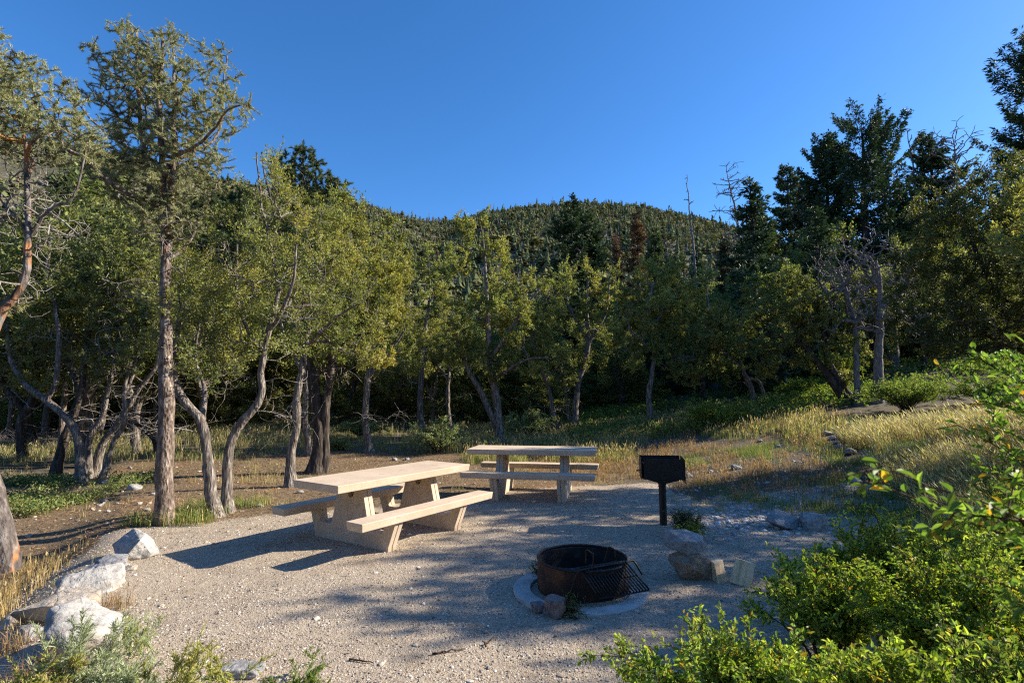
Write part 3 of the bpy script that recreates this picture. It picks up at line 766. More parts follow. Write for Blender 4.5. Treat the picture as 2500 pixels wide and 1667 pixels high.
# ------------------------------------------------------------------ pedestal grill
gx, gy = 2.01, 7.14
r = thing('pedestal_grill', 'black steel pedestal grill on a thick round post', 'barbecue grill', (gx, gy, 0), radians(-9))
b = MB(); b.tube([(0, 0, -.2), (0, 0, .60)], .048, 20); b.tube([(0, 0, .53), (0, 0, .58)], .056, 20); o_p = b.build('post', M['black'], r, smooth=True); o_p.data.set_sharp_from_angle(angle=radians(40))
W_, D_, z0, z1 = .545, .34, .612, .882
def sheet(pts, th, axis):     # closed outline extruded by th along axis
    pts = A(pts, float); n = len(pts); b = MB(); d = np.zeros(3); d[axis] = th / 2
    V = np.vstack([pts - d, pts + d]); b.n = 0; b.V = [V]; b.C = [np.ones((2 * n, 3))]; b.n = 2 * n
    b.F = [A([list(range(n))]), A([[n + q for q in range(n)][::-1]]), A([[i, (i + 1) % n, (i + 1) % n + n, i + n] for i in range(n)])]; b.M = [A([0]), A([0]), np.zeros(n, int)]
    return b
hw = W_ / 2; hd = D_ / 2
recalc(sheet([(-hw + .025, -hd, z0), (hw, -hd, z0), (hw, -hd, z1), (-hw + .025, -hd, z1)], .006, 1).build('front_panel', M['black'], r))
recalc(sheet([(-hw + .0, hd, z0), (hw - .01, hd, z0), (hw - .01, hd, z1 + .012), (-hw, hd, z1 + .012)], .006, 1).build('back_panel', M['black'], r))
recalc(sheet([(hw + .004, -hd - .012, z0 - .04), (hw + .004, hd + .01, z0 - .04), (hw + .004, hd + .01, z1 + .012), (hw + .004, -hd - .012, z1 - .008)], .006, 0).build('side_panel', M['black'], r))
nt = [(-hd, z0)] + [(hd, z0), (hd, z1 + .012)]
zz = np.linspace(z1, z0 + .06, 5)
for k, q in enumerate(zz): nt += [(-hd - .02, q), (-hd - .02, q - .02), (-hd + .014, q - .026), (-hd + .014, q - .045)]
recalc(sheet([(-hw - .006, a_, b_) for a_, b_ in nt], .006, 0).build('notched_side_panel', M['black'], r))
b = MB(); b.box((0, 0, z0 + .004), (W_ - .012, D_ - .012, .006)); recalc(b.build('floor_plate', M['black'], r))
b = MB()
for k in range(13): b.tube([(-hw + .03 + k * (W_ - .06) / 12, -hd + .01, z1 - .075), (-hw + .03 + k * (W_ - .06) / 12, hd - .01, z1 - .075)], .006, 6)
b.tube([(-hw + .02, -hd + .02, z1 - .083), (hw - .02, -hd + .02, z1 - .083)], .007, 6); b.tube([(-hw + .02, hd - .03, z1 - .083), (hw - .02, hd - .03, z1 - .083)], .007, 6)
b.build('cooking_grate', M['iron'], r, smooth=True)
b = MB(); b.poly([(-.20, -hd - .004, z0 - .004), (.20, -hd - .004, z0 - .004), (.055, -hd - .004, z0 - .045), (-.055, -hd - .004, z0 - .045), (-.20, .1, z0 - .004), (.20, .1, z0 - .004), (.055, .06, z0 - .045), (-.055, .06, z0 - .045)], [[0, 1, 2, 3], [7, 6, 5, 4], [0, 3, 7, 4], [1, 5, 6, 2], [3, 2, 6, 7], [0, 4, 5, 1]]); recalc(b.build('mounting_bracket', M['black'], r))
for sx in (-.052, .045):
    b = MB(); b.tube([(sx, -hd - .020, z0 - .020), (sx, -hd + .005, z0 - .020)], .008, 8); b.build('bolt', M['iron'], r)
b = MB(); b.tube([(-hw - .01, 0, z0 + .10), (-hw - .06, -.03, z0 + .10), (-hw - .065, -.08, z0 + .10), (-hw - .02, -.12, z0 + .09)], .006, 6); b.build('grate_handle', M['iron'], r, smooth=True)

# ------------------------------------------------------------------ rocks
def ico(sub):
    import bmesh
    bm = bmesh.new(); bmesh.ops.create_icosphere(bm, subdivisions=sub, radius=1); V = A([v.co[:] for v in bm.verts]); Fc = A([[v.index for v in f.verts] for f in bm.faces]); bm.free(); return V, Fc
ICO = {k: ico(k) for k in (1, 2, 3, 5)}
def rockverts(seed, sub=5, facets=9, cut=(.55, .85), rough=.10, boxy=1.0):
    rng = np.random.default_rng(seed); V, Fc = ICO[sub]; V = nrm(V) if boxy == 1 else np.sign(V) * np.abs(V) ** boxy * .85; r = np.ones(len(V)); facets = facets * 2 + 2; cut = (cut[0] * .8, cut[1] * .88)
    N = nrm(rng.normal(0, 1, (facets, 3))); d = rng.uniform(*cut, facets)
    if boxy != 1: d = d * 1.3
    for nn, dd in zip(N, d):
        c = V @ nn; k = c > 1e-3; rr = np.full(len(V), 9.); rr[k] = dd / c[k]; r = -np.log(np.exp(-26 * r) + np.exp(-26 * np.minimum(rr, 3))) / 26
    V = V * r[:, None]; nz_ = fbm(V * 2.2 + seed, 4, seed % 97) * rough + fbm(V * 9 + seed, 3, seed % 89) * rough * .25 * (sub > 2)
    return V * (1 + nz_[:, None]), Fc
def hullrock(seed, pts=None, npt=18, boxy=.7, rough=.05, bev=.09):
    import bmesh
    rng = np.random.default_rng(seed)
    if pts is None:
        q = nrm(rng.normal(0, 1, (npt, 3))); pts = np.sign(q) * np.abs(q) ** boxy * rng.uniform(.78, 1.0, (npt, 1))
    bm = bmesh.new()
    for p in pts: bm.verts.new(p)
    r_ = bmesh.ops.convex_hull(bm, input=bm.verts); bmesh.ops.delete(bm, geom=list({e for e in list(r_['geom_unused']) + list(r_['geom_interior']) if isinstance(e, bmesh.types.BMVert)}), context='VERTS')
    bmesh.ops.dissolve_limit(bm, angle_limit=radians(16), verts=bm.verts, edges=bm.edges)
    bmesh.ops.bevel(bm, geom=list(bm.edges), offset=bev, segments=2, profile=.6, affect='EDGES', clamp_overlap=True)
    bmesh.ops.triangulate(bm, faces=bm.faces); 
    for _ in range(4):
        long_ = [e for e in bm.edges if e.calc_length() > .09]
        if not long_: break
        bmesh.ops.subdivide_edges(bm, edges=long_, cuts=1); bmesh.ops.triangulate(bm, faces=bm.faces)
    bmesh.ops.recalc_face_normals(bm, faces=bm.faces); bm.normal_update(); bm.verts.index_update()
    V = A([v.co[:] for v in bm.verts]); Nn = A([v.normal[:] for v in bm.verts]); Fc = A([[v.index for v in f.verts] for f in bm.faces]); bm.free()
    dsp = fbm(V * 1.7 + seed, 3, seed % 97) * rough * 1.3 + fbm(V * 5 + seed, 4, seed % 89) * rough * .55 - np.maximum(0, fbm(V * 3.1 - seed, 3, seed % 71) - .15) * rough * 1.5
    return V + Nn * dsp[:, None], Fc
def rock(label, c, dims, mat, seed, rz=0, tilt=(0, 0), sub=5, name='rock', group=None, sink=.25, facets=9, cut=(.55, .85), cat='rock', rough=.10, boxy=1.0, hull=None):
    V, Fc = hullrock(seed, hull, 10 + facets, .62 if boxy == 1 else boxy, rough * .75) if sub == 5 else rockverts(seed, sub, facets, cut, rough, boxy)
    V = V / np.abs(V).max(0) * A(dims) / 2
    R = A(Matrix.Rotation(rz, 3, 'Z') @ Matrix.Rotation(tilt[0], 3, 'X') @ Matrix.Rotation(tilt[1], 3, 'Y')); V = V @ R.T
    c = A(c, float); h = V[:, 2].max() - V[:, 2].min(); V[:, 2] += -V[:, 2].min() - sink * h
    b = MB(); b.add(V, Fc); o = b.build(name, M[mat], smooth=True); o.location = c
    return tag(o, label, cat, group)
ROCKXY = []
def prock(label, u, v, wpx, dratio, hratio, mat, seed, **k):
    g = G(u, v); w = wpx * g[1] / 1190.8
    ROCKXY.append((g[0], g[1], w))
    return rock(label, g + A([0, w * dratio * .4, 0]), (w, w * dratio, w * hratio), mat, seed, **k)
GR = 'pale boulders lining the left edge of the pad'
prock('white tilted slab rock at the far end of the left boulder row', 285, 1290, 84, 1.0, .75, 'rock_white', 11, rz=.6, tilt=(.35, -.38), group=GR, sink=.2, facets=7)
prock('low rough grey rock between the tilted slab and the white-faced boulder', 212, 1322, 92, .9, .45, 'rock_grey', 12, rz=.3, group=GR, rough=.16)
prock('angular boulder with a white right face and grey left side', 166, 1370, 128, .8, .48, 'rock_white', 23, rz=.35, tilt=(.1, -.12), group=GR, facets=8)
prock('rounded tan-banded boulder above the large cracked slab', 100, 1440, 165, .62, .50, 'rock_tan', 14, rz=.45, tilt=(.1, -.1), group=GR, facets=5, cut=(.7, .9), rough=.07)
prock('large whitish slab boulder leaning towards the camera', 122, 1535, 165, 1.0, .86, 'rock_white', 35, rz=1.1, tilt=(.38, .1), group=GR, facets=8)
prock('small grey boulder at the left border of the photo beside the white slab', 20, 1490, 74, .9, .62, 'rock_grey', 16, rz=.2, group=GR)
prock('yellowish white rock standing behind the silvery plants', 215, 1590, 60, 1.0, 1.15, 'rock_tan', 17, rz=.2, tilt=(.1, .25), group=GR)
prock('brown and cream rock low beneath the plants at the bottom left', 170, 1585, 75, .9, .95, 'rock_brown', 18, rz=.8, group=GR)
prock('flat white stone half buried between the tilted slab and the rough grey rock', 250, 1306, 46, .8, .42, 'rock_white', 71, rz=.4, group=GR, sink=.35)
prock('reddish tan slab rock at the left end of the banded boulder', 30, 1440, 80, .8, .42, 'rock_tan', 72, rz=.5, group=GR, sink=.3)
prock('grey white rock tucked under the white-faced boulder', 150, 1395, 70, .8, .45, 'rock_white', 73, rz=.1, group=GR, sink=.35)
prock('small cream stone on the gravel right of the boulder row', 290, 1312, 34, .7, .36, 'rock_tan', 19, rz=.5)
prock('flat grey slab poking up at the bottom edge of the gravel', 540, 1562, 110, .5, .24, 'rock_grey', 20, rz=.1)
prock('small dark veined stone lying against the concrete collar', 1236, 1409, 36, .9, .75, 'rock_dark', 21, rz=.4, sub=5)
prock('pointed brown and grey stone leaning on the concrete collar', 1277, 1424, 52, .8, 1.0, 'rock_dark', 28, rz=-.3, tilt=(0, .2), sink=.12, facets=7)
g = G(1590, 1330); s = g[1] / 1190.8
rock('round brown boulder carrying a grey block next to the fire ring', g + A([0, .05, 0]), (.41, .34, .31), 'rock_brown', 43, rz=.1, facets=10, rough=.09, sink=.12, boxy=.75)
rock('pale grey block balanced on top of the brown boulder', g + A([-.045, .04, .235]), (.42, .31, .215), 'rock_grey', 57, rz=.15, tilt=(.05, .06), sink=.03, rough=.07, hull=[(-1, -.2, -.5), (-.95, .3, .1), (-.8, -.3, .75), (-.7, .5, .7), (-.55, -.75, -.6), (-.45, -.9, .25), (0, -1, .3), (-.1, -.8, -.95), (.35, -1, -.7), (.45, -.95, .35), (.9, -.5, -.35), (1, .2, -.2), (.75, -.3, .55), (.8, .6, .35), (.2, .5, .7), (-.2, .8, .1), (.4, .9, -.5), (-.6, .8, -.5), (.0, .2, -1), (-.35, -.1, .85), (.1, -.6, .6)])
prock('dark grey sloping boulder right of the cobbles', 1808, 1218, 70, .75, .66, 'rock_grey', 62, rz=.3, tilt=(0, .3), facets=6)
prock('light grey pointed boulder beside the dark sloping one', 1880, 1221, 52, .8, .98, 'rock_white', 66, rz=-.2, tilt=(.0, -.15), facets=6)
for i, (u, v, w, m_, lb) in enumerate([(1692, 1080, 30, 'rock_grey', 'light round rock on the slope right of the grill'), (1635, 1086, 15, 'rock_grey', 'small brownish rock halfway between grill and the light round rock'),
     (1585, 1098, 21, 'rock_grey', 'grey rock just right of the grill firebox'), (1904, 1001, 26, 'rock_white', 'flat pale rock highest in the slope rock cluster'), (1916, 1011, 22, 'rock_white', 'white rock second from top in the slope rock cluster'),
     (1922, 1020, 15, 'rock_grey', 'small grey rock in the middle of the slope rock cluster'), (1932, 1028, 19, 'rock_grey', 'bluish grey rock lowest of the slope cluster'), (1948, 1009, 17, 'rock_grey', 'flat rock at the right end of the slope cluster'),
     (1962, 1045, 34, 'rock_brown', 'long brownish rock in the green tufts on the slope'), (1997, 1042, 14, 'rock_grey', 'small pale rock above the square rock on the slope'), (2010, 1060, 26, 'rock_grey', 'squarish pale rock at the edge of the green slope grass'),
     (1982, 1050, 12, 'rock_grey', 'tiny pale rock beside the long brownish one'), (1748, 1016, 14, 'rock_grey', 'small rock in the dry grass left of the slope cluster'), (1790, 1028, 17, 'rock_white', 'flat pale rock in the dry grass below the thicket'),
     (1973, 1112, 36, 'rock_grey', 'flat light rock on the lower slope above the dark boulder'), (1940, 1120, 14, 'rock_grey', 'small rock left of the flat light rock'), (1534, 902, 20, 'rock_white', 'whitish rock in the shade under the thicket'),
     (1602, 1130, 10, 'rock_white', 'tiny white stone behind the grill post'),
     (300, 1127, 34, 'rock_white', 'flat white rock in the clearing left of the pinyon'), (240, 1111, 20, 'rock_grey', 'grey rock at the foot of the leaning trunks'), (236, 1154, 15, 'rock_grey', 'grey stone on the needle litter above three others'),
     (206, 1173, 16, 'rock_brown', 'brownish stone left end of the stone cluster on the needle litter'), (226, 1164, 15, 'rock_grey', 'pale stone in the middle of the needle litter cluster'), (245, 1177, 14, 'rock_grey', 'pale stone lowest in the needle litter cluster'),
     (267, 1158, 11, 'rock_grey', 'small stone right of the needle litter cluster'), (333, 1174, 18, 'rock_grey', 'grey stone close beside the pinyon trunk'), (316, 1160, 15, 'rock_white', 'pale stone left of the pinyon trunk'),
     (60, 1238, 20, 'rock_grey', 'grey stone by the patchy trunk at the left border'), (592, 1166, 20, 'rock_grey', 'blue grey stone right of the two curved trunks'), (686, 1134, 17, 'rock_grey', 'round grey stone under the near table corner'),
     (348, 1138, 14, 'rock_white', 'small white stone behind the pinyon trunk'), (294, 1077, 13, 'rock_grey', 'distant grey stone in the grassy clearing'), (724, 1070, 24, 'rock_white', 'whitish rocks in the litter before the twin dark trunks'),
     (905, 1059, 18, 'rock_grey', 'dark stone in the litter behind the near table'), (933, 1058, 15, 'rock_grey', 'pale stone in the litter behind the near table'), (600, 1253, 9, 'rock_white', 'tiny stone in the near table shadow')]):
    prock(lb, u, v, w, .8, .58, m_, 100 + i, rz=i * .9, sub=3, facets=7, group='loose rocks lying around the site', sink=.22)
# split firewood
def firewood(label, g, L, w, rz, tilt, seed):
    rng = np.random.default_rng(seed); b = MB(); q = A([[-.5, -.42], [.55, -.36], [.40, .30], [-.05, .62]]) * w; n = 7
    zz = np.linspace(0, L, n); V = []
    for z in zz: V.append(np.column_stack([q + rng.normal(0, .0035, q.shape) + A([.1, 0]) * w * z / L * .3, np.full(4, z)]))
    V = np.vstack(V); Q = [[k * 4 + i, k * 4 + (i + 1) % 4, k * 4 + 4 + (i + 1) % 4, k * 4 + 4 + i] for k in range(n - 1) for i in range(4)] + [[3, 2, 1, 0], [(n - 1) * 4 + i for i in range(4)]]
    b.add(V, Q); o = b.build('firewood', M['wood']); recalc(o); bevel(o, .006); o.location = g; o.rotation_euler = (tilt[0], tilt[1], rz)
    return tag(o, label, 'firewood', 'split firewood chunks beside the boulder')
firewood('narrow yellow firewood chunk leaning on the brown boulder', G(1655, 1338) + A([0, .05, -.02]), .20, .12, .5, (-.1, -.12), 3)
firewood('short wedge of yellow split wood standing alone right of the boulder', G(1706, 1346) + A([0, .06, -.015]), .22, .17, -.5, (-.25, .22), 5)
#@@TREES@@
# ------------------------------------------------------------------ the near pinyon and its neighbour
gp = G(378, 1205)
pine('tall pinyon pine with a straight rough trunk at the left edge of the gravel pad',
     [([(378, 1205), (380, 1100), (384, 1000), (382, 850), (380, 700), (381, 560), (378, 480), (374, 378), (367, 235), (372, 160), (374, 78)], 20, 3),
      ([(380, 540), (350, 440), (334, 361), (323, 252), (312, 168), (311, 72)], 9, 2.5, 1), ([(384, 600), (392, 500), (396, 420), (404, 330), (400, 180, .3), (398, 88, .4)], 9, 2, 1),
      ([(378, 365), (420, 350, -.3), (462, 328, -.6), (500, 290, -.8), (525, 252, -.9), (556, 238, -1.0)], 5, 1.5, 1), ([(376, 385), (440, 350, .4), (500, 310, .8), (515, 200, .9), (520, 130, .9)], 5, 1.5, 1),
      ([(376, 385), (320, 350, .2), (262, 319, .3), (210, 277, .5), (165, 215, .6)], 5, 1.5, 1), ([(378, 470), (294, 445, -.3), (230, 400, -.5), (189, 360, -.6), (110, 320, -.7), (40, 270, -.8)], 6, 2, 1),
      ([(380, 600), (430, 560, .3), (480, 470, .6), (500, 420, .7)], 4, 1.5, 1)],
     [(308, 155, 36, 85), (380, 160, 36, 85), (350, 235, 70, 60), (420, 270, 55, 60), (490, 260, 48, 48), (500, 185, 22, 48), (275, 240, 32, 60), (258, 150, 18, 34), (350, 330, 105, 50), (440, 350, 70, 36), (330, 420, 105, 60), (250, 370, 60, 36), (410, 430, 60, 42), (380, 510, 60, 50)], 7, gp[1], gp, 160, .235, 17, k=24, L=.046, W=.0052, tuft=2, dead_ells=[(330, 620, 110, 90), (430, 560, 60, 80), (290, 540, 90, 60), (380, 760, 60, 60)], ndead=16, cones=.03)
g0 = A([-5.35, 5.15, 0]); g0[2] = H(g0[0], g0[1])
# the trunk leans out of the frame at the lower left and comes back in higher up
pine('old leaning tree at the left border with orange peeling upper limbs and patchy bark',
     [([(10, 1290), (2, 1215), (-22, 1130), (-48, 1000), (-52, 880), (-20, 780), (10, 705)], 26, 10),
      ([(10, 705), (50, 650), (66, 580), (66, 500), (60, 420), (55, 330), (30, 240), (20, 190)], 9, 2.0, 1), ([(66, 575), (52, 520), (20, 480), (-20, 430)], 5, 1.5, 1), ([(66, 545), (95, 500), (130, 470), (170, 450), (200, 330)], 5, 1.5, 1),
      ([(60, 420), (90, 330, .3), (95, 250, .4), (60, 160, .4)], 4, 1.2, 1), ([(55, 350), (100, 300, -.2), (150, 300, -.2), (215, 350, -.2)], 4, 1.2, 1)],
     [(35, 200, 50, 45), (60, 145, 22, 30), (5, 160, 26, 40), (60, 265, 65, 38), (135, 280, 45, 28), (165, 330, 60, 36), (195, 275, 18, 20), (5, 310, 35, 45), (100, 200, 14, 35), (-60, 250, 70, 120)], 9, 5.6, P(10, 1290, 5.6) * A([1, 1, 0]) + A([0, 0, -.35]), 60, .22, 16, k=22, L=.045, W=.0050, tuft=2,
     dead_ells=[(60, 410, 80, 60), (110, 520, 70, 60), (10, 560, 60, 80), (30, 650, 50, 50), (60, 480, 90, 50)], ndead=22, deadtips=16, barkm='bark_mixed', cones=.05, name='pine_tree')

# ------------------------------------------------------------------ mahogany trees standing round the clearing
mtree('grey curved mahogany right of the pinyon, its upper trunk bending left', [([(497, 1187), (482, 1105), (470, 1000), (454, 955), (425, 925), (404, 880), (400, 800), (420, 700)], 13, 6), ([(462, 965), (470, 900, .5), (450, 820, .8), (460, 740, .8)], 6, 3, 1)],
      [(430, 760, 75, 90), (470, 640, 70, 80), (400, 600, 60, 80), (480, 830, 60, 50)], 21, ncl=24, k=9, L=.04, W=.019)
mtree('s-curved pale trunk mahogany, second to the right of the pinyon', [([(523, 1177), (520, 1084), (535, 1010), (560, 965), (590, 930), (603, 893), (594, 862), (606, 811), (622, 760), (640, 660)], 12, 5), ([(606, 811), (560, 740, .3), (540, 650, .5), (545, 560, .5)], 6, 2.5, 1), ([(622, 760), (670, 660, -.3), (680, 560, -.4)], 5, 2, 1), ([(640, 660), (620, 560), (600, 460), (590, 350)], 4, 1.5, 1)],
      [(590, 650, 110, 110), (550, 540, 80, 80), (690, 580, 70, 80), (530, 740, 75, 60), (640, 470, 60, 70), (650, 760, 60, 50)], 22, ncl=44, k=9, L=.042, W=.019)
mtree('mahogany rising behind the left corner of the near table', [([(670, 1119), (667, 1047), (684, 979), (680, 916), (693, 853), (699, 803), (720, 720), (740, 620)], 11, 4), ([(699, 803), (760, 740, -.4), (820, 700, -.6)], 5, 2, 1), ([(693, 853), (650, 760, .3), (630, 680, .4)], 4, 2, 1)],
      [(730, 650, 100, 100), (800, 730, 90, 80), (760, 550, 80, 70), (690, 760, 60, 60)], 23, ncl=44, k=10, L=.05, W=.023)
mtree('thick dark twin-stem mahogany with the brightest yellow-green crown', [([(727, 1062), (735, 1000), (722, 900), (712, 840), (700, 760), (690, 650)], 16, 7), ([(744, 1083), (746, 958), (758, 874), (766, 811), (800, 700), (810, 600)], 12, 5), ([(722, 900), (740, 840), (800, 780, -.6), (860, 760, -.9)], 6, 2.5, 1), ([(810, 600), (820, 520), (850, 470)], 4, 2, 1), ([(690, 650), (650, 560), (620, 450), (600, 350)], 4, 1.5, 1)],
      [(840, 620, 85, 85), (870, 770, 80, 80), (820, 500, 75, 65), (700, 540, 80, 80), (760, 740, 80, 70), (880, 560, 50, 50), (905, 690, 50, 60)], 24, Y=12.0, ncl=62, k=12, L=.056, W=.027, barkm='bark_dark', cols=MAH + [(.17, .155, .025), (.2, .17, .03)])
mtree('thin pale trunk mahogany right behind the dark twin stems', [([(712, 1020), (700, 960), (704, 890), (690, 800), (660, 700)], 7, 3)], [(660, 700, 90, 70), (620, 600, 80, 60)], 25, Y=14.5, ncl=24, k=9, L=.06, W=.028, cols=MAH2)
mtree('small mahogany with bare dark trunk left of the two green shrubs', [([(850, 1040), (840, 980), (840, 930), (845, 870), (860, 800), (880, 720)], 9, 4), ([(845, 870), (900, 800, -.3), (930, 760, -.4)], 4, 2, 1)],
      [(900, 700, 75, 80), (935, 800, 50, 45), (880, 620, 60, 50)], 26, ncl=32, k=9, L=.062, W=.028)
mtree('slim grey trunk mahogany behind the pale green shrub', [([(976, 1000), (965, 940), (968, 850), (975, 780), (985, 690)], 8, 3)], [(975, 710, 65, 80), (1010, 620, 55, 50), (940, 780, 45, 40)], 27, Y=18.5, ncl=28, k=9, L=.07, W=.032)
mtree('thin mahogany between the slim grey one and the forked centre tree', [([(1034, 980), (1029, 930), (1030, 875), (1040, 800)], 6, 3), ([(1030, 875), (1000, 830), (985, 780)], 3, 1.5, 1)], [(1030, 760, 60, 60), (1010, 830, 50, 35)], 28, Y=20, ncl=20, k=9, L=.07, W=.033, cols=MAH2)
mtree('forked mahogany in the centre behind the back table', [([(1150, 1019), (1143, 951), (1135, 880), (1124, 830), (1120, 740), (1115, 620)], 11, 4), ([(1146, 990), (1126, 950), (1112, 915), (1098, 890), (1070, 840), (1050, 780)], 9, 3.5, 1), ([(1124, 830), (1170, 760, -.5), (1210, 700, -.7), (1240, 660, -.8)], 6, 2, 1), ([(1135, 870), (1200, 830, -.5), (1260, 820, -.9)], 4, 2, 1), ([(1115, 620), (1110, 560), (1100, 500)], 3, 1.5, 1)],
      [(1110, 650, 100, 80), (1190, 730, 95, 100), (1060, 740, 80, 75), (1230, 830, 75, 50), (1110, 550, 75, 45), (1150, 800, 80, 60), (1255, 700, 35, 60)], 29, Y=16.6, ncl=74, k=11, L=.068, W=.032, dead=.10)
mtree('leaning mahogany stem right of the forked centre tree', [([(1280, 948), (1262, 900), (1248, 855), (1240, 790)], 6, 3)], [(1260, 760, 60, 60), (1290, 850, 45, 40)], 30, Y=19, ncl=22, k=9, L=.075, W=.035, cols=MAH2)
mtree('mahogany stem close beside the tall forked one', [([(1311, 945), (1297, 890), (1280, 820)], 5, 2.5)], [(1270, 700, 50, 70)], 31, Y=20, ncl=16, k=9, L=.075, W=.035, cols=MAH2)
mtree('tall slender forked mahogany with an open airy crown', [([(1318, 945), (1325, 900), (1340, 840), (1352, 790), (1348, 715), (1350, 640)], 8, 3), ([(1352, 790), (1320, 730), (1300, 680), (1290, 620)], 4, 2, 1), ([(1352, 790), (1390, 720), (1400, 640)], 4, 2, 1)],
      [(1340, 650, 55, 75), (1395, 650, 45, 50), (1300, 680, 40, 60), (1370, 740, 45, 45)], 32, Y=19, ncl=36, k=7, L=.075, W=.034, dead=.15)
mtree('wide crowned mahogany with thin trunk right of the back table', [([(1500, 981), (1489, 916), (1497, 860), (1504, 808), (1490, 730), (1500, 650)], 7, 3.5), ([(1504, 808), (1450, 760), (1440, 700)], 4, 2, 1), ([(1497, 750), (1540, 700), (1560, 650)], 4, 2, 1)],
      [(1500, 690, 85, 75), (1465, 780, 60, 50), (1545, 640, 50, 45), (1440, 700, 45, 50), (1540, 740, 45, 50)], 33, Y=17.8, ncl=54, k=11, L=.072, W=.034)
mtree('low spreading mahogany with crooked forked stems behind the bright green shrub', [([(1740, 928), (1722, 885), (1705, 855), (1680, 825), (1650, 800), (1620, 740)], 7, 3), ([(1757, 925), (1745, 880), (1712, 862), (1690, 800)], 5, 3), ([(1650, 800), (1600, 820), (1560, 840)], 3, 2, 1), ([(1640, 770), (1625, 690), (1618, 610)], 3, 1, 1)],
      [(1610, 780, 85, 75), (1580, 850, 70, 40), (1660, 820, 60, 60), (1620, 680, 26, 60), (1700, 780, 50, 60)], 34, Y=18.2, ncl=56, k=10, L=.072, W=.032, cols=MAH2 + MAH[:2])
mtree('pale straight leaning stem among the right thicket', [([(1807, 880), (1795, 840), (1782, 791), (1775, 720)], 6, 3)], [(1780, 720, 60, 50)], 35, Y=22, ncl=14, k=9, L=.08, W=.04, barkm='deadwood', cols=MAH2)
mtree('domed dark mahogany on two trunks leaning hard to the left', [([(1952, 925), (1915, 880), (1883, 837), (1850, 795), (1820, 740)], 12, 4), ([(1965, 920), (1930, 880), (1905, 833), (1890, 770), (1880, 700)], 11, 4), ([(1850, 795), (1780, 770), (1740, 760)], 5, 2, 1)],
      [(1810, 700, 100, 75), (1760, 780, 80, 60), (1880, 770, 75, 60), (1860, 690, 70, 60), (1810, 640, 60, 25), (1930, 820, 55, 45)], 36, Y=16.8, ncl=80, k=11, L=.066, W=.032, barkm='bark_dark', cols=MAH2 + MAH[:3])
mtree('dead drooping tree with a brown shaggy trunk and tangled grey branches', [([(2013, 903), (2018, 800), (2022, 670), (2010, 600)], 11, 5), ([(1968, 880), (1966, 780), (1950, 690), (1925, 620)], 8, 4), ([(2022, 720), (2070, 650), (2100, 600)], 6, 2, 1)],
      [(1940, 620, 75, 60), (2050, 640, 80, 70), (1990, 570, 60, 35), (2090, 680, 50, 60), (1920, 690, 60, 50), (1980, 700, 60, 60)], 37, Y=16.4, ncl=64, tips=20, k=0, dead=1.1, barkm='deadwood', droop=.35, name='dead_tree', tip=.0105, group=None)
broadleaf('mahogany_tree', 'huge dark mahogany filling the right border behind the long grass', A([12.5, 11.2, H(12.5, 11.2)]),
      [([(12.5, 11.2, .8), (12.0, 11.0, 1.9), (11.0, 10.8, 3.0), (10.0, 10.6, 4.0), (9.4, 10.4, 5.2)], .13, .03), ([(12.0, 11.0, 1.9), (10.6, 10.6, 2.5), (9.4, 10.2, 2.9), (8.6, 10.0, 3.2)], .06, .02, 1), ([(11.0, 10.8, 3), (11.2, 10.5, 4.4), (11.4, 10.4, 5.6)], .06, .02, 1), ([(12.0, 11.0, 1.9), (12.4, 10.4, 3.6), (12.8, 10.2, 5)], .09, .03, 1)],
      pxe([(2220, 600, 120, 150), (2150, 690, 95, 90), (2310, 470, 90, 100), (2290, 740, 110, 80), (2190, 790, 90, 55), (2400, 600, 120, 200), (2110, 600, 50, 60)], 10.4), 125, .40, 13, seed=38, k=11, L=.048, W=.023, cols=MAH_SHADED, barkm='bark_dark', group='mahogany trees round the clearing')
# leaning clump at the left
LG = 'leaning stems of the left thicket'
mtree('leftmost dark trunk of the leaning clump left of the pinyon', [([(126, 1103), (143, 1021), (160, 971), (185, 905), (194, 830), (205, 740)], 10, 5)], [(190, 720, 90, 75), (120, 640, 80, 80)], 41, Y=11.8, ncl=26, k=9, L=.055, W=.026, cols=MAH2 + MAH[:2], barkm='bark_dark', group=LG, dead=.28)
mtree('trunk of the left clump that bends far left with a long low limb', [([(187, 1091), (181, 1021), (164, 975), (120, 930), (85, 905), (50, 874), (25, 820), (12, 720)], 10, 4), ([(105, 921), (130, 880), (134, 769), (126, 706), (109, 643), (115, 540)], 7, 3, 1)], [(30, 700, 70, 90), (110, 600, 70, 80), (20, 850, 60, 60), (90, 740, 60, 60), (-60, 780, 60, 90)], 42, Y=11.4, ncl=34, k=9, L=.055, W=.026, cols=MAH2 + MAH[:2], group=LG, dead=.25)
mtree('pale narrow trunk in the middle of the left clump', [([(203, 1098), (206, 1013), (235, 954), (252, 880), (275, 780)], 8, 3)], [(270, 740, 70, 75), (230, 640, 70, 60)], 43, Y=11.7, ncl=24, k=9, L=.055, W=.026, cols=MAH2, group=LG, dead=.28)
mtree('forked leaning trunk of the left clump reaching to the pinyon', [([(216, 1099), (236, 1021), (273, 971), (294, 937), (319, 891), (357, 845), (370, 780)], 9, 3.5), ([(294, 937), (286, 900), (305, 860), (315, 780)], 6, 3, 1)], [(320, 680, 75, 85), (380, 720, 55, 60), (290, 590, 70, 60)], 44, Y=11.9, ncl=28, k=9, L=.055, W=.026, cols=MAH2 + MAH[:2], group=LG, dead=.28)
mtree('rightmost thin trunk of the left leaning clump', [([(236, 1091), (260, 1021), (289, 962), (285, 900), (300, 830)], 7, 3)], [(300, 800, 60, 50), (240, 820, 60, 50)], 45, Y=11.6, ncl=16, k=9, L=.055, W=.026, cols=MAH2, group=LG, dead=.28)
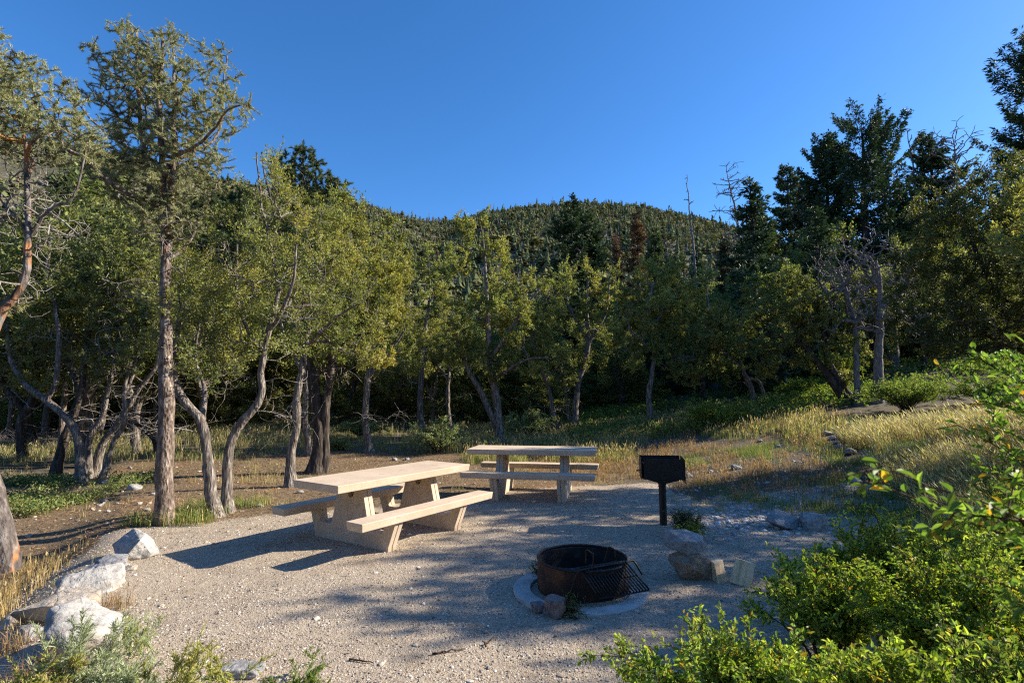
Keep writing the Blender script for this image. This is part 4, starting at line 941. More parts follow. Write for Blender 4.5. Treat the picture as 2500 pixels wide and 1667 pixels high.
mtree('dark v-shaped small tree behind the pinyon trunk', [([(361, 1050), (353, 1009), (311, 971), (280, 930)], 6, 3), ([(361, 1045), (358, 960), (352, 880)], 6, 3, 1)], [(300, 880, 60, 50), (360, 820, 50, 60)], 46, Y=14.5, ncl=18, k=9, L=.06, W=.03, cols=MAH2, barkm='bark_dark')
# shade-giving trees just right of the frame
for (x, y, lb, sd) in ((9.7, 6.6, 'mahogany outside the frame whose shadow falls over the fire ring', 51)),:
    z = float(H(x, y)); e = [(A([x - 1.3, y - .2, z + 3.3]), A([1.8, 1.6, .9]), 1), (A([x + .4, y + .3, z + 4.4]), A([1.8, 1.7, 1.0]), 1), (A([x + .2, y + 2.0, z + 4.1]), A([1.3, 1.1, .9]), 1), (A([x + 1.2, y, z + 3]), A([1, 1, .8]), .6)]
    broadleaf('mahogany_tree', lb, A([x, y, z]), [([(x, y, z - .1), (x - .2, y, z + 1.2), (x - .1, y, z + 2.4), (x - .3, y, z + 4)], .14, .05), ([(x - .1, y, z + 2), (x + .6, y, z + 3.2), (x + .8, y, z + 4.3)], .08, .03, 1), ([(x - .1, y, z + 2), (x - 1, y, z + 2.9), (x - 1.8, y, z + 3.6)], .07, .03, 1)],
              e, 88, .42, 14, seed=sd, k=9 if sd == 51 else 7, L=.055, W=.026, cols=MAH, group='mahogany trees round the clearing')

# ------------------------------------------------------------------ fill: rows of trees deeper in the wood (copies)
GN = 'trees standing in the shaded wood behind the clearing'
protos = []
for k, (sd, w_) in enumerate(((61, 1.0), (62, 1.25), (63, .9))):
    rg = np.random.default_rng(sd); z = 0
    st = [([(0, 0, -.2), (.15, .1, 1.0), (-.1, 0, 2.0), (.1, 0, 3.4)], .13, .05), ([(.05, 0, 1.2), (.7, .3, 2.2), (1.0, .4, 3.4)], .08, .03, 1), ([(.0, 0, 1.6), (-.6, -.4, 2.5), (-.9, -.5, 3.6)], .07, .03, 1)]
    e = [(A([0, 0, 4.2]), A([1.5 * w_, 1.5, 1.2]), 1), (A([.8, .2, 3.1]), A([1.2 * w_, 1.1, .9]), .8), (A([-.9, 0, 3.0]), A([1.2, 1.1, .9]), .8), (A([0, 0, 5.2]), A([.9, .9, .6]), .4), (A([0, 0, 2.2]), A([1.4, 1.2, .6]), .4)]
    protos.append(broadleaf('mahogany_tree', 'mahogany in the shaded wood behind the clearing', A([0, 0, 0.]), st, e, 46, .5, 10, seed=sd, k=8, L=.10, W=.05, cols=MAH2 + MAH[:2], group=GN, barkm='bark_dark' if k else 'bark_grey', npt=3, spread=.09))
firp = [fir('fir_tree', 'dark fir in the shaded wood behind the clearing', 9.0, lambda t: 1.9 * (1 - t) ** .8 + .08, 71, cols=FIR, L=.24, W=.09, group='firs in the wood behind the clearing', start=.05),
        fir('fir_tree', 'dark fir in the shaded wood behind the clearing', 11.0, lambda t: 2.0 * (1 - t) ** .7 * (1 + .2 * sin(t * 25)) + .08, 72, cols=FIR, L=.26, W=.10, group='firs in the wood behind the clearing', start=.10, gap=.1),
        fir('fir_tree', 'dark fir in the shaded wood behind the clearing', 8.0, lambda t: 1.6 * (1 - t) ** .9 + .1, 73, cols=FIR2, L=.24, W=.09, group='firs in the wood behind the clearing', start=.06)]
rg = np.random.default_rng(99); used = set()
def put(pr, u, Y, sc, rz=None):
    p = P(u, 900, Y); x, y = p[0], p[1]; loc = (x, y, float(H(x, y)) - .05); rz = rg.uniform(0, 6.28) if rz is None else rz
    if id(pr) not in used:
        used.add(id(pr)); pr.location = loc; pr.rotation_euler = (0, 0, rz); pr.scale = (sc,) * 3; return pr
    return dup(pr, loc, rz, sc)
for Yr, du, s0 in ((14, 130, 1.0), (18, 120, 1.0), (22.5, 95, 1.05), (27, 85, 1.1), (33, 80, 1.15), (40, 90, 1.2)):
    u = -90 + rg.uniform(0, 60)
    while u < 2480:
        sc = s0 * rg.uniform(.8, 1.15); Yy = Yr + rg.uniform(-1.5, 1.5); skip = False
        if Yr == 14 and u > 330: skip = True
        if Yr == 18 and (u > 560 and u < 2250): skip = True
        if Yr == 22.5 and 560 < u < 800: Yy += 2
        if Yr == 22.5 and 1230 < u < 1950 and rg.random() < .6: skip = True
        if 880 < u < 1850: sc *= .80
        if Yr == 18 and u > 2250: skip = True
        if Yr in (22.5, 27) and u > 1950: sc *= .8
        if u < 620: sc *= 1.12
        if not skip: put(protos[rg.integers(3)], u, Yy, sc)
        u += du * rg.uniform(.7, 1.3) * (1.0 if u < 1900 else 1.1)
for Yr, du, lo in ((24, 150, 850), (31, 110, 380), (38, 100, 300), (47, 85, 820), (58, 75, 820), (68, 80, 800)):
    u = lo + rg.uniform(0, 60)
    while u < 2450:
        sc = rg.uniform(.6, 1.0)
        if Yr < 40 and 900 < u < 1700: sc *= .72
        elif Yr >= 47 and 900 < u < 1750: sc *= .95
        if not (Yr == 24 and u < 1250): put(firp[rg.integers(3)], u, Yr + rg.uniform(-3, 3), sc)
        u += du * rg.uniform(.7, 1.4)
for Yr, du in ((25, 62), (31, 58), (37, 60), (44, 66)):
    u = -60 + rg.uniform(0, 40)
    while u < 2400:
        p = P(u, 900, Yr + rg.uniform(-2.5, 2.5)); sc = rg.uniform(.38, .58)
        dup(protos[rg.integers(3)], (p[0], p[1], float(H(p[0], p[1])) - 2.0 * sc), rg.uniform(0, 6), (sc * 1.5, sc * 1.5, sc), 'low bushy growth between the trunks in the shaded wood', 'low bushy growth in the shaded wood'); u += du * rg.uniform(.7, 1.4)
# pinyons behind on the left
pp = pine('dark bushy pinyon rising behind the mahoganies left of the centre', [([(700, 1000), (705, 800), (710, 600), (700, 450), (695, 350)], 7, 2), ([(705, 600), (740, 500), (770, 430)], 3, 1, 1), ([(705, 600), (660, 480), (650, 400)], 3, 1, 1)],
          [(690, 375, 45, 35), (745, 430, 45, 35), (700, 440, 75, 45), (655, 400, 35, 35), (720, 510, 80, 60), (775, 420, 20, 22)], 81, 20, P(700, 985, 20) * A([1, 1, 0]) + A([0, 0, .45]), 90, .38, 12, k=16, L=.12, W=.022, cols=[(.10, .135, .055), (.13, .16, .065), (.08, .11, .05)], group='pinyons behind the mahoganies')
for u, Y, sc, lb in ((470, 19, .86, 'pinyon behind the right side of the tall pinyon'), (150, 17, .80, 'pinyon behind the orange limbs at the left'), (330, 22, .95, 'pinyon showing grey-green between the pinyon trunk forks')):
    o = dup(pp, (P(u, 900, Y)[0], Y, float(H(P(u, 900, Y)[0], Y))), rg.uniform(0, 6), sc, lb)
for u, Y, sc in ((560, 24, .98), (620, 29, 1.0), (30, 21, .9), (240, 27, 1.05), (420, 30, 1.0), (820, 30, .85), (900, 34, .8)):
    dup(pp, (P(u, 900, Y)[0], Y, float(H(P(u, 900, Y)[0], Y))), rg.uniform(0, 6), sc, 'pinyon deep in the wood behind the left mahoganies')

# ------------------------------------------------------------------ skyline conifers and snags
def fir_at(u, vt, Y, prof, seed, label, **k):
    p = P(u, vt, Y); z = float(H(p[0], p[1])); h = p[2] - z
    return fir('fir_tree', label, h, prof, seed, (p[0], p[1], z), group=k.pop('group', None), **k)
SB = 'conifers on the skyline behind the wood'
fir_at(1312, 468, 33, lambda t: .55 + 3.2 * (1 - t) ** .9 * (1 + .25 * sin(t * 40)), 201, 'dark ragged fir, left of the centre pair above the wood', L=.22, W=.085, step=.42, nb=6, group=SB, gap=.15, dens=2.6)
fir_at(1352, 488, 34, lambda t: .15 + 3.3 * (1 - t) ** .9, 202, 'dark pointed fir, right of the centre pair above the wood', L=.22, W=.085, step=.42, nb=6, group=SB, dens=2.6)
fir_at(1415, 535, 42, lambda t: .1 + 2.0 * (1 - t), 203, 'slim reddish brown dying fir right of the centre pair', cols=BROWN, L=.22, W=.085, step=.42, nb=6, group=SB, gap=.3, dens=1.9)
fir_at(1462, 484, 46, lambda t: .25 + 2.4 * (1 - t) ** .9, 204, 'taller rusty brown dying fir above the wide crowned mahogany', cols=BROWN + FIR[:1], L=.22, W=.085, step=.42, nb=6, group=SB, gap=.3, dens=1.9)
fir_at(1503, 520, 42, lambda t: .1 + 2.4 * (1 - t) ** .9, 205, 'olive pointed fir right of the rusty one', cols=FIR2, L=.22, W=.085, step=.42, nb=6, group=SB, dens=2.6)
fir_at(1600, 560, 40, lambda t: .1 + 1.6 * (1 - t), 206, 'narrow dark fir behind the foot of the thin bare snag', L=.22, W=.085, step=.42, nb=6, group=SB, dens=2.6)
fir_at(1660, 540, 36, lambda t: .1 + 1.5 * (1 - t), 207, 'brown-topped small fir left of the branchy snag', cols=FIR + BROWN[:2], L=.22, W=.085, step=.42, nb=6, group=SB, gap=.1, dens=2.6)
fir_at(1738, 474, 33, lambda t: .12 + 3.2 * (1 - t) ** .85, 208, 'full olive green pointed fir right of the branchy snag', cols=FIR2, L=.22, W=.085, step=.42, nb=6, group=SB, dens=2.6)
fir_at(1805, 378, 38, lambda t: .25 + 2.8 * (1 - t) ** .8, 209, 'tall narrow fir left of the biggest fir', cols=FIR2 + FIR, L=.22, W=.085, step=.42, nb=6, group=SB, gap=.12, dens=2.6)
fir_at(1845, 425, 35, lambda t: .3 + 1.6 * (1 - t) ** .8, 210, 'rusty half dead fir tucked against the biggest fir', cols=BROWN + FIR[:1], L=.22, W=.085, step=.42, nb=6, group=SB, gap=.3, dens=1.9)
fir_at(1962, 285, 28, lambda t: np.interp(t, [0, .3, .5, .7, .8, .9, 1.], [1.5, 3.1, 3.1, 2.6, 2.3, 1.6, .8]), 211, 'biggest dark fir with a broad ragged top, slightly leaning', cols=FIR, L=.19, W=.062, nb=6, group=SB, dens=3.6, gap=.10, lean=(.03, 0), trunk_r=.33, start=.12, step=.55, droop=.05, upturn=.35)
fir_at(1890, 330, 29.5, lambda t: np.interp(t, [0, .4, .7, 1.], [1.0, 2.2, 1.7, .5]), 212, 'dark fir forming the left shoulder of the biggest fir', cols=FIR, L=.22, W=.085, step=.42, nb=6, group=SB, gap=.1, upturn=.4, dens=2.6)
fir_at(2130, 310, 30, lambda t: np.interp(t, [0, .4, .75, 1.], [1.5, 2.6, 1.6, .2]), 213, 'flat layered dark fir between the biggest fir and the right border', cols=FIR, L=.22, W=.085, step=.42, nb=6, group=SB, gap=.15, dens=2.6)
fir_at(2075, 420, 27, lambda t: .2 + 2.3 * (1 - t) ** .8, 214, 'lower dark fir filling between the two large firs', cols=FIR, L=.22, W=.085, step=.42, nb=6, group=SB, dens=2.6)
fir_at(2200, 470, 29, lambda t: .2 + 2.0 * (1 - t) ** .8, 215, 'dark fir below the bare dead top near the right', cols=FIR, L=.22, W=.085, step=.42, nb=6, group=SB, dens=2.6)
pr_ = fir_at(2368, 85, 21, lambda t: np.interp(t, [0, .3, .6, .85, 1.], [1.2, 2.3, 1.9, 1.3, .4]), 216, 'tall long-needled conifer cut off by the right border', cols=[(.025, .045, .02), (.035, .06, .025), (.05, .075, .03)], L=.22, W=.05, dens=3.0, step=.5, upturn=.6, start=.45, group=SB)
def snag(label, pts, Y, r0, nbr, blen, seed, topn=.3, up=.2, group='bare snags on the skyline'):
    rng = np.random.default_rng(seed); S = Skel(rng); pw = A(pxp(pts, Y)); z = float(H(pw[0][0], pw[0][1])); pw = np.vstack([[pw[0][0], pw[0][1], z - .1], pw])
    S.stem(pw, r0, .02, -1, 0, .02); n = S.n
    for _ in range(nbr):
        j = rng.integers(int(n * topn), n - 1); a = rng.uniform(0, 2 * pi); l = blen * rng.uniform(.3, 1) * (1.15 - j / n * .8)
        S.join[:] = False; S.join[j] = True
        ids = S.connect(S.p[j] + A([cos(a), sin(a), up + rng.uniform(-.2, .35)]) * l, wob=.04, step=.2, arch=0.0)
        S.join[:] = False; S.join[ids[1:]] = True
        for _ in range(4): S.connect(S.p[ids[-1]] + rng.normal(0, .28, 3) * l, cand=A(ids[1:]), wob=.02, step=.2, arch=.2)
    b = MB(); S.mesh(b, S.radii(.019, 2.4), 0); r = thing('dead_snag', label, 'dead tree', pw[0], group=group); b.V = [v - pw[0] for v in b.V]; b.build('trunk', [M['deadwood'], M['deadwood']], r, smooth=True); return r
snag('thin bare pole snag standing alone against the sky', [(1602, 700), (1592, 560), (1583, 470), (1577, 400)], 38, .17, 14, .7, 301, .55)
snag('branchy bare snag with a ragged tangled top', [(1712, 760), (1705, 600), (1688, 480), (1668, 392)], 36, .26, 70, 2.6, 302, .40)
snag('second bare snag close behind the branchy one', [(1722, 760), (1716, 600), (1700, 480)], 38, .18, 30, 2.2, 303, .4)
snag('bare forked tip sticking out above the layered fir', [(2110, 560), (2098, 400), (2084, 300)], 30, .14, 14, 1.2, 304, .6)
snag('bare fan shaped dead top left of the right border conifer', [(2205, 600), (2198, 420), (2190, 312)], 27, .15, 40, 2.4, 305, .62, .5)
snag('slim grey snag in front of the far hillside', [(1538, 700), (1535, 600), (1530, 545)], 44, .13, 20, 1.0, 306, .5)
snag('pale thick trunk deep in the right wood', [(2051, 850), (2049, 740), (2046, 620)], 23.8, .30, 8, 1.2, 307, .6)

# ------------------------------------------------------------------ the wooded mountainside
rg = np.random.default_rng(7); NT_ = 52000
aa = rg.uniform(-62, 56, NT_); R_ = RDG(aa); rr = 84 + (R_ * 1.015 - 84) * rg.uniform(0, 1, NT_) ** .62
x = rr * np.sin(np.radians(aa)); y = rr * np.cos(np.radians(aa))
keep = (n2(x, y, .03, 4, 77) + .20 + .34 * (aa > -22) > rg.uniform(-.2, .55, NT_))
x, y, rr, aa = x[keep], y[keep], rr[keep], aa[keep]; nT = len(x); z = H(x, y) - .2
hgt = np.clip(np.exp(rg.normal(1.18, .42, nT)), 1.6, 10) * np.where(aa < -24, .62, 1.0); kind = rg.choice(4, nT, p=[.42, .43, .11, .04])
b = MB(); cc = [A([[.085, .10, .045], [.11, .12, .052], [.06, .076, .038]]), A([[.14, .14, .058], [.165, .155, .065], [.10, .105, .048]]), A([[.24, .21, .185], [.19, .165, .14], [.15, .13, .11]]), A([[.11, .065, .04], [.10, .062, .04], [.09, .06, .04]])]
TI, NS = 5, 6
for K in range(4):
    s_ = np.where(kind == K)[0]; n = len(s_)
    if n == 0: continue
    base = np.stack([x[s_], y[s_], z[s_]], -1); h = hgt[s_] * (1 if K != 1 else .72); w = h * (.21 if K == 0 else .33 if K == 1 else .07 if K == 2 else .13) * rg.uniform(.7, 1.35, n)
    col = cc[K][rg.integers(0, 3, n)] * rg.uniform(.95, 1.35, (n, 1))
    for ti in range(TI):
        f0 = ti / TI; lo = h * (.08 + .92 * f0); hi = h * min(1.0, .08 + .92 * (f0 + .34)) if K != 1 else h * min(1.0, .2 + f0)
        rad = w * ((1.06 - f0) if K != 1 else math.sqrt(max(.12, 1 - (f0 * 1.9 - .75) ** 2))) * rg.uniform(.7, 1.25, n)
        off = rg.normal(0, .10, (n, 2)) * w[:, None]
        apex = base + np.stack([off[:, 0], off[:, 1], hi], -1); th = np.arange(NS) * 2 * pi / NS
        a_ = th[None] + rg.uniform(0, 6, (n, 1)); q = rad[:, None] * rg.uniform(.55, 1.3, (n, NS))
        ring = np.stack([base[:, 0:1] + off[:, 0:1] + q * np.cos(a_), base[:, 1:2] + off[:, 1:2] + q * np.sin(a_), base[:, 2:3] + lo[:, None] + rg.normal(0, .05, (n, NS)) * h[:, None]], -1)
        V = np.concatenate([ring, apex[:, None]], 1).reshape(-1, 3); i = np.arange(n)[:, None] * (NS + 1); j = np.arange(NS)[None]
        Tq = np.stack([i + j, i + (j + 1) % NS, i + NS + 0 * j], -1).reshape(-1, 3)
        b.add(V, Tq, 0, np.repeat(col * rg.uniform(.8, 1.2, (n, 1)), NS + 1, 0))
tag(b.build('forest', M['matte'], colattr=True), 'distant mixed conifer forest covering the mountainside', 'forest', kind='stuff')
#@@VEG@@
# ------------------------------------------------------------------ ground vegetation, pebbles, litter
rg = np.random.default_rng(2024)
def grass(name, label, pts, h, w, cols, lean=(0, 0), seed=1, heads=0.0, headcol=(.45, .36, .2), curve=.35, spread=.30):
    rng = np.random.default_rng(seed); n = len(pts); hh = h * rng.uniform(.45, 1.15, (n, 1)); a = rng.uniform(0, 2 * pi, n)
    d = np.stack([np.cos(a), np.sin(a), 0 * a], -1); ln = d * rng.uniform(0, spread, (n, 1)) + A([lean[0], lean[1], 0]) * rng.uniform(.5, 1.3, (n, 1))
    b = rng.uniform(0, 2 * pi, n); sd_ = np.stack([np.cos(b), np.sin(b), 0 * b], -1)
    ww = w * rng.uniform(.6, 1.3, (n, 1)) * .5; up = A([0, 0, 1.])
    p0 = pts; p1 = pts + (up * .5 + ln * .35) * hh; cv = 1 + curve * rng.uniform(0, 2, (n, 1)); p2 = pts + (up * (.98 - .12 * cv) + ln * cv) * hh
    V = np.stack([p0 - sd_ * ww, p0 + sd_ * ww, p1 + sd_ * ww * .75, p1 - sd_ * ww * .75, p2], 1).reshape(-1, 3)
    col = A(cols)[rng.integers(0, len(cols), n)] * rng.uniform(.75, 1.3, (n, 1)); mb = MB(); i = np.arange(n)[:, None] * 5
    mb.add(V, i + A([[0, 1, 2, 3]]), 0, np.repeat(col, 5, 0)); mb.F.append(i + A([[3, 2, 4]])); mb.M.append(np.zeros(n, int))
    m = np.where(rng.random(n) < heads)[0]
    if len(m):
        q = p2[m]; dd = nrm(p2[m] - p1[m]); L_ = hh[m] * .22; W_ = np.maximum(ww[m] * 2.2, .002)
        hv = np.stack([q - dd * L_ * .3, q + sd_[m] * W_ + dd * L_ * .2, q + dd * L_, q - sd_[m] * W_ + dd * L_ * .2], 1).reshape(-1, 3)
        mb.add(hv, np.arange(len(m) * 4).reshape(-1, 4), 0, A(headcol) * np.repeat(rng.uniform(.7, 1.3, (len(m), 1)), 4, 0))
    return tag(mb.build(name, M['grass'], colattr=True), label, 'grass', kind='stuff')
def area(n, x0, x1, y0, y1, cond, clump=(1.2, .0), seed=0, tuft=0, tr=.05, clear=True):
    rng = np.random.default_rng(seed); out = np.zeros((0, 3)); tries = 0
    need = n if not tuft else max(1, n // tuft)
    while len(out) < need and tries < 40:
        x = rng.uniform(x0, x1, need * 2); y = rng.uniform(y0, y1, need * 2); k = cond(x, y) & (n2(x, y, clump[0], 3, seed + 11) > clump[1] + rng.uniform(-.25, .25, len(x)))
        out = np.vstack([out, np.stack([x[k], y[k], 0 * x[k]], -1)]); tries += 1
    out = out[:need]
    if tuft:
        out = np.repeat(out, tuft, 0); out[:, :2] += rng.normal(0, tr, (len(out), 2))
    keep = np.ones(len(out), bool)
    for rx, ry, rw in ROCKXY if clear else ():
        l_ = math.hypot(rx, ry); dx, dy = rx / l_, ry / l_; al = (out[:, 0] - rx) * dx + (out[:, 1] - ry) * dy; pe = np.abs(-(out[:, 0] - rx) * dy + (out[:, 1] - ry) * dx)
        keep &= ~((pe < rw * .6) & (al > -.55 * min(1, rw * 4)) & (al < rw * 1.0))
    out = out[keep]
    out[:, 2] = H(out[:, 0], out[:, 1]) - .01; return out
XB = lambda y: np.interp(y, XB_Y, XB_X)
RL = lambda y: np.interp(y, RL_Y, RL_X)
pad = lambda x, y: padmask(x, y)[..., 0] > .5
GOLD = [(.52, .38, .17), (.60, .46, .23), (.44, .31, .13), (.36, .27, .12)]
RUST = [(.24, .135, .075), (.31, .19, .10), (.19, .115, .065), (.34, .24, .13)]
GREEN = [(.14, .22, .05), (.19, .26, .06), (.11, .18, .045), (.26, .28, .09)]
YGREEN = [(.20, .25, .07), (.26, .28, .09), (.15, .21, .06), (.32, .29, .12)]
PALEG = [(.28, .29, .16), (.34, .32, .17), (.22, .25, .12), (.40, .35, .2)]
grass('dry_grass', 'golden dry grass below the left boulder row', area(9000, -9.5, -3.9, 3.6, 6.9, lambda x, y: (x < RL(y) - .55), (1.0, -.2), 1, 14, .06), .20, .006, GOLD, (.02, 0), 1, .25)
grass('dry_grass', 'thin dry tufts on the brown needle litter', area(5000, -12, 3, 7.2, 15, lambda x, y: ~pad(x, y) & (x < 2.2), (.7, .22), 2, 16, .06), .17, .007, GOLD + PALEG, (0, 0), 2, .1)
grass('meadow_grass', 'pale grass in the clearings behind the front trees', area(34000, -17, 4, 13.5, 25, lambda x, y: (y > 15.2 + .4 * np.sin(x)) | (x < -7.5), (.45, -.12), 3, 18, .10), .34, .012, PALEG + GREEN[:2] + GOLD[:2], (0, 0), 3, .15, (.45, .38, .22))
grass('meadow_grass', 'golden and green grass behind the back table', area(24000, -1.2, 9, 11.8, 19.5, lambda x, y: ~pad(x, y) & (y > 12.8 - .15 * (x - 1.5)), (.5, .02), 4, 16, .09), .38, .010, GOLD[:2] + GREEN + PALEG[:2], (0, 0), 4, .25, (.50, .40, .2))
grass('dry_grass', 'reddish dry grass covering the slope beyond the grill', area(26000, -.4, 10.5, 7.4, 16, lambda x, y: (x > XB(y) + .35 - 2.6 * (y > 10.9)) & (x - XB(y) < 7.5), (.9, .02), 5, 12, .06), .20, .006, RUST + GOLD[3:], (-.05, 0), 5, .3, (.42, .28, .15))
grass('green_grass', 'short green grass patches among the slope rocks', area(26000, 2.6, 9.5, 6.2, 13.0, lambda x, y: (x > XB(y) + .7), (.7, .06), 6, 18, .09), .17, .007, GREEN, (-.02, 0), 6)
grass('long_grass', 'long yellow green grass leaning over the right slope', area(46000, 4.6, 13.5, 5.2, 12.5, lambda x, y: (x > 4.5 + .42 * (y - 5)) , (.6, -.08), 7, 14, .08), .42, .007, YGREEN + GOLD[1:] + PALEG + RUST, (-.22, .03), 7, .3, (.50, .46, .24))
grass('long_grass', 'long bright green grass between the foreground shrubs', area(30000, 2.2, 6.5, 1.6, 6.2, lambda x, y: (x > XB(y) + .25), (.8, -.25), 8, 14, .06), .42, .006, YGREEN + GREEN, (-.30, .02), 8, .12, (.45, .44, .2))
grass('green_grass', 'green grass tufts at the foot of the pinyon and curved trunks', np.vstack([area(260, c[0] - .35, c[0] + .35, c[1] - .12, c[1] + .25, lambda x, y: x == x, (1, -2), 20 + k, clear=False) for k, c in enumerate([gp[:2] + A([.25, 0]), G(452, 1190)[:2], G(420, 1195)[:2], G(470, 1170)[:2], gp[:2] - A([.2, .05]), G(560, 1165)[:2]])]), .28, .008, GREEN + YGREEN[:1] + GOLD[:1], (0, 0), 9, .05, curve=.6, spread=.5)
grass('dry_grass', 'sparse weeds sprouting at the rim of the gravel pad', area(700, -4.6, 3.6, 3.0, 9.5, lambda x, y: (np.abs(x - RL(y)) < .35) | (np.abs(x - XB(y)) < .5), (1.5, .0), 10, 14, .04), .13, .005, GOLD + GREEN, (0, 0), 10, .1)

def hexleaf(mb, rng, Pt, D, k, L, W, spread, cols, up=.2, align=1.0, yellow=0.0, curl=.22):
    Pt = np.repeat(Pt, k, 0); D = np.repeat(D, k, 0); n = len(Pt)
    d = nrm(D * align + rng.normal(0, .7, (n, 3)) + A([0, 0, up])); c = Pt + rng.normal(0, spread, (n, 3))
    s_ = nrm(np.cross(d, A([0, 0, 1.]) + rng.normal(0, .55, (n, 3)))); nn = np.cross(s_, d)
    l = L * rng.uniform(.6, 1.25, (n, 1)); w = W * rng.uniform(.7, 1.2, (n, 1)) * .5
    V = np.stack([c, c + d * l * .35 + s_ * w + nn * w * .4, c + d * l * .72 + s_ * w * .8 + nn * (w * .4 - l * curl * .3), c + d * l - nn * l * curl, c + d * l * .72 - s_ * w * .8 + nn * (w * .4 - l * curl * .3), c + d * l * .35 - s_ * w + nn * w * .4], 1)
    base = A(cols)[rng.integers(0, len(cols), n)] * rng.uniform(.65, 1.35, (n, 1)) * (1 + .4 * noise3(c * 3.1, 21)[:, None])
    yl = rng.random(n) < yellow; base[yl] = A([.55, .36, .04]) * rng.uniform(.7, 1.1, (yl.sum(), 1))
    i = np.arange(n)[:, None] * 6
    mb.add(V.reshape(-1, 3), i + A([[0, 1, 2, 3]]), 0, np.repeat(base, 6, 0)); mb.F.append(i + A([[0, 3, 4, 5]])); mb.M.append(np.zeros(n, int))
def shrub(label, base, tips, seed, r0=.008, arch=.5, side=10, sl=.16, L=.022, W=.012, k=3, cols=GREEN, yellow=.03, name='leafy_shrub', cat='shrub', group=None, from_=.25, sag=.1, up=.2, twigmat='twig', spread=.008, sub=3, leafstep=.035, tipr=.0013, align=1.0):
    """tips: world points that single stems reach; each stem carries side twigs and leaves"""
    rng = np.random.default_rng(seed); b = MB(); LP, LD = [], []; base = A(base, float)
    for tpt in tips:
        o = base + rng.normal(0, .05, 3) * A([1, 1, 0]); v = A(tpt) - o; Ln = np.linalg.norm(v)
        c1 = o + v * .35 + A([0, 0, arch * Ln * .5]); n = max(6, int(Ln / .05)); t = np.linspace(0, 1, n)[:, None]
        p = (1 - t) ** 2 * o + 2 * t * (1 - t) * c1 + t ** 2 * A(tpt); p += np.cumsum(rng.normal(0, .004, p.shape), 0) * (t < 1)
        b.tube(p, np.interp(t[:, 0], [0, 1], [r0, tipr]), 6, 0, cap=False); T = nrm(np.gradient(p, axis=0))
        def run(pp, TT, f0):
            s_ = np.arange(f0, 1.0001, leafstep / max(.03, np.linalg.norm(pp[-1] - pp[0]))); xi = np.linspace(0, 1, len(pp))
            LP.append(np.stack([np.interp(s_, xi, pp[:, q]) for q in range(3)], -1)); LD.append(np.stack([np.interp(s_, xi, TT[:, q]) for q in range(3)], -1))
        run(p, T, max(from_, .5))
        for _ in range(side):
            f = rng.uniform(from_, 1); j = min(n - 1, int(f * (n - 1))); dv = nrm(T[j] * .8 + rng.normal(0, .7, 3) + A([0, 0, up])); l = sl * rng.uniform(.5, 1.3)
            q = np.linspace(0, 1, 5)[:, None]; sp = p[j] + dv * l * q + A([0, 0, -sag * l]) * q ** 2; b.tube(sp, np.linspace(max(.0016, r0 * .35), tipr * .8, 5), 3, 0, cap=False); ST = nrm(np.gradient(sp, axis=0)); run(sp, ST, .15)
            for _ in range(sub):
                jj = rng.integers(1, 4); d2 = nrm(ST[jj] + rng.normal(0, .8, 3)); s2 = sp[jj] + d2 * l * .5 * np.linspace(0, 1, 3)[:, None]; b.tube(s2, np.full(3, tipr * .8), 3, 0, cap=False); run(s2, nrm(np.gradient(s2, axis=0)), .2)
    r = thing(name, label, cat, base, group=group); b.V = [v - base for v in b.V]; b.build('stems', M[twigmat], r, smooth=True)
    lf = MB(); hexleaf(lf, rng, np.concatenate(LP) - base, np.concatenate(LD), k, L, W, spread, cols, up, align, yellow); lf.build('foliage', M['leaf'], r, colattr=True); return r
def dome(base, rx, ry, h, n, seed, hmin=.35):
    rng = np.random.default_rng(seed); a = rng.uniform(0, 2 * pi, n); q = rng.uniform(0, 1, n) ** .5; z = h * (np.sqrt(np.maximum(0, 1 - q * q)) * (1 - hmin) + hmin * rng.uniform(.4, 1.2, n)) * rng.uniform(.8, 1.1, n)
    return np.stack([base[0] + rx * q * np.cos(a), base[1] + ry * q * np.sin(a), base[2] + z], -1)
GS = [(.27, .37, .055), (.35, .44, .07), (.18, .27, .045), (.44, .46, .10), (.12, .19, .04)]
FG = 'leafy shrubs in the right foreground'
def gshrub(label, x, y, rx, ry, h, n, seed, **k):
    b = A([x, y, float(H(x, y))]); return shrub(label, b, dome(b, rx, ry, h, n, seed), seed, group=FG, **k)
gshrub('lowest leafy shrub sprawling left towards the fire ring, with a few yellow leaves', 1.08, 2.75, .72, .45, .50, 40, 401, cols=GS, yellow=.05, k=3, L=.031, W=.015)
gshrub('leafy shrub filling the bottom edge right of the sprawling one', 1.6, 2.3, .6, .45, .66, 40, 402, cols=GS, yellow=.04, k=3, L=.031, W=.015)
gshrub('leafy shrub behind the firewood wedge with upright sprigs', 2.0, 3.5, .46, .45, .66, 36, 403, cols=GS, yellow=.03, k=3, L=.029, W=.0145)
gshrub('leafy shrub reaching up towards the pair of grey boulders', 2.85, 4.05, .66, .5, .80, 42, 404, cols=GS, yellow=.05, k=3, L=.029, W=.0145)
gshrub('dark leafy shrub low in the bottom right corner', 2.25, 2.35, .6, .5, .62, 40, 405, cols=GREEN, yellow=.02, k=3, L=.031, W=.015)
gshrub('leafy shrub in the middle of the right foreground mass', 2.55, 3.1, .6, .5, .80, 44, 406, cols=GS, yellow=.03, k=3, L=.029, W=.0145)
gshrub('leafy shrub at the right border below the hanging branches', 3.5, 3.6, .65, .6, .70, 34, 407, cols=GREEN + GS, yellow=.02, k=3, L=.029, W=.0145)
gshrub('lit leafy shrub at the edge of the long slope grass', 4.1, 5.0, .5, .45, .48, 22, 408, cols=GS, yellow=.03, k=3, L=.026, W=.013)
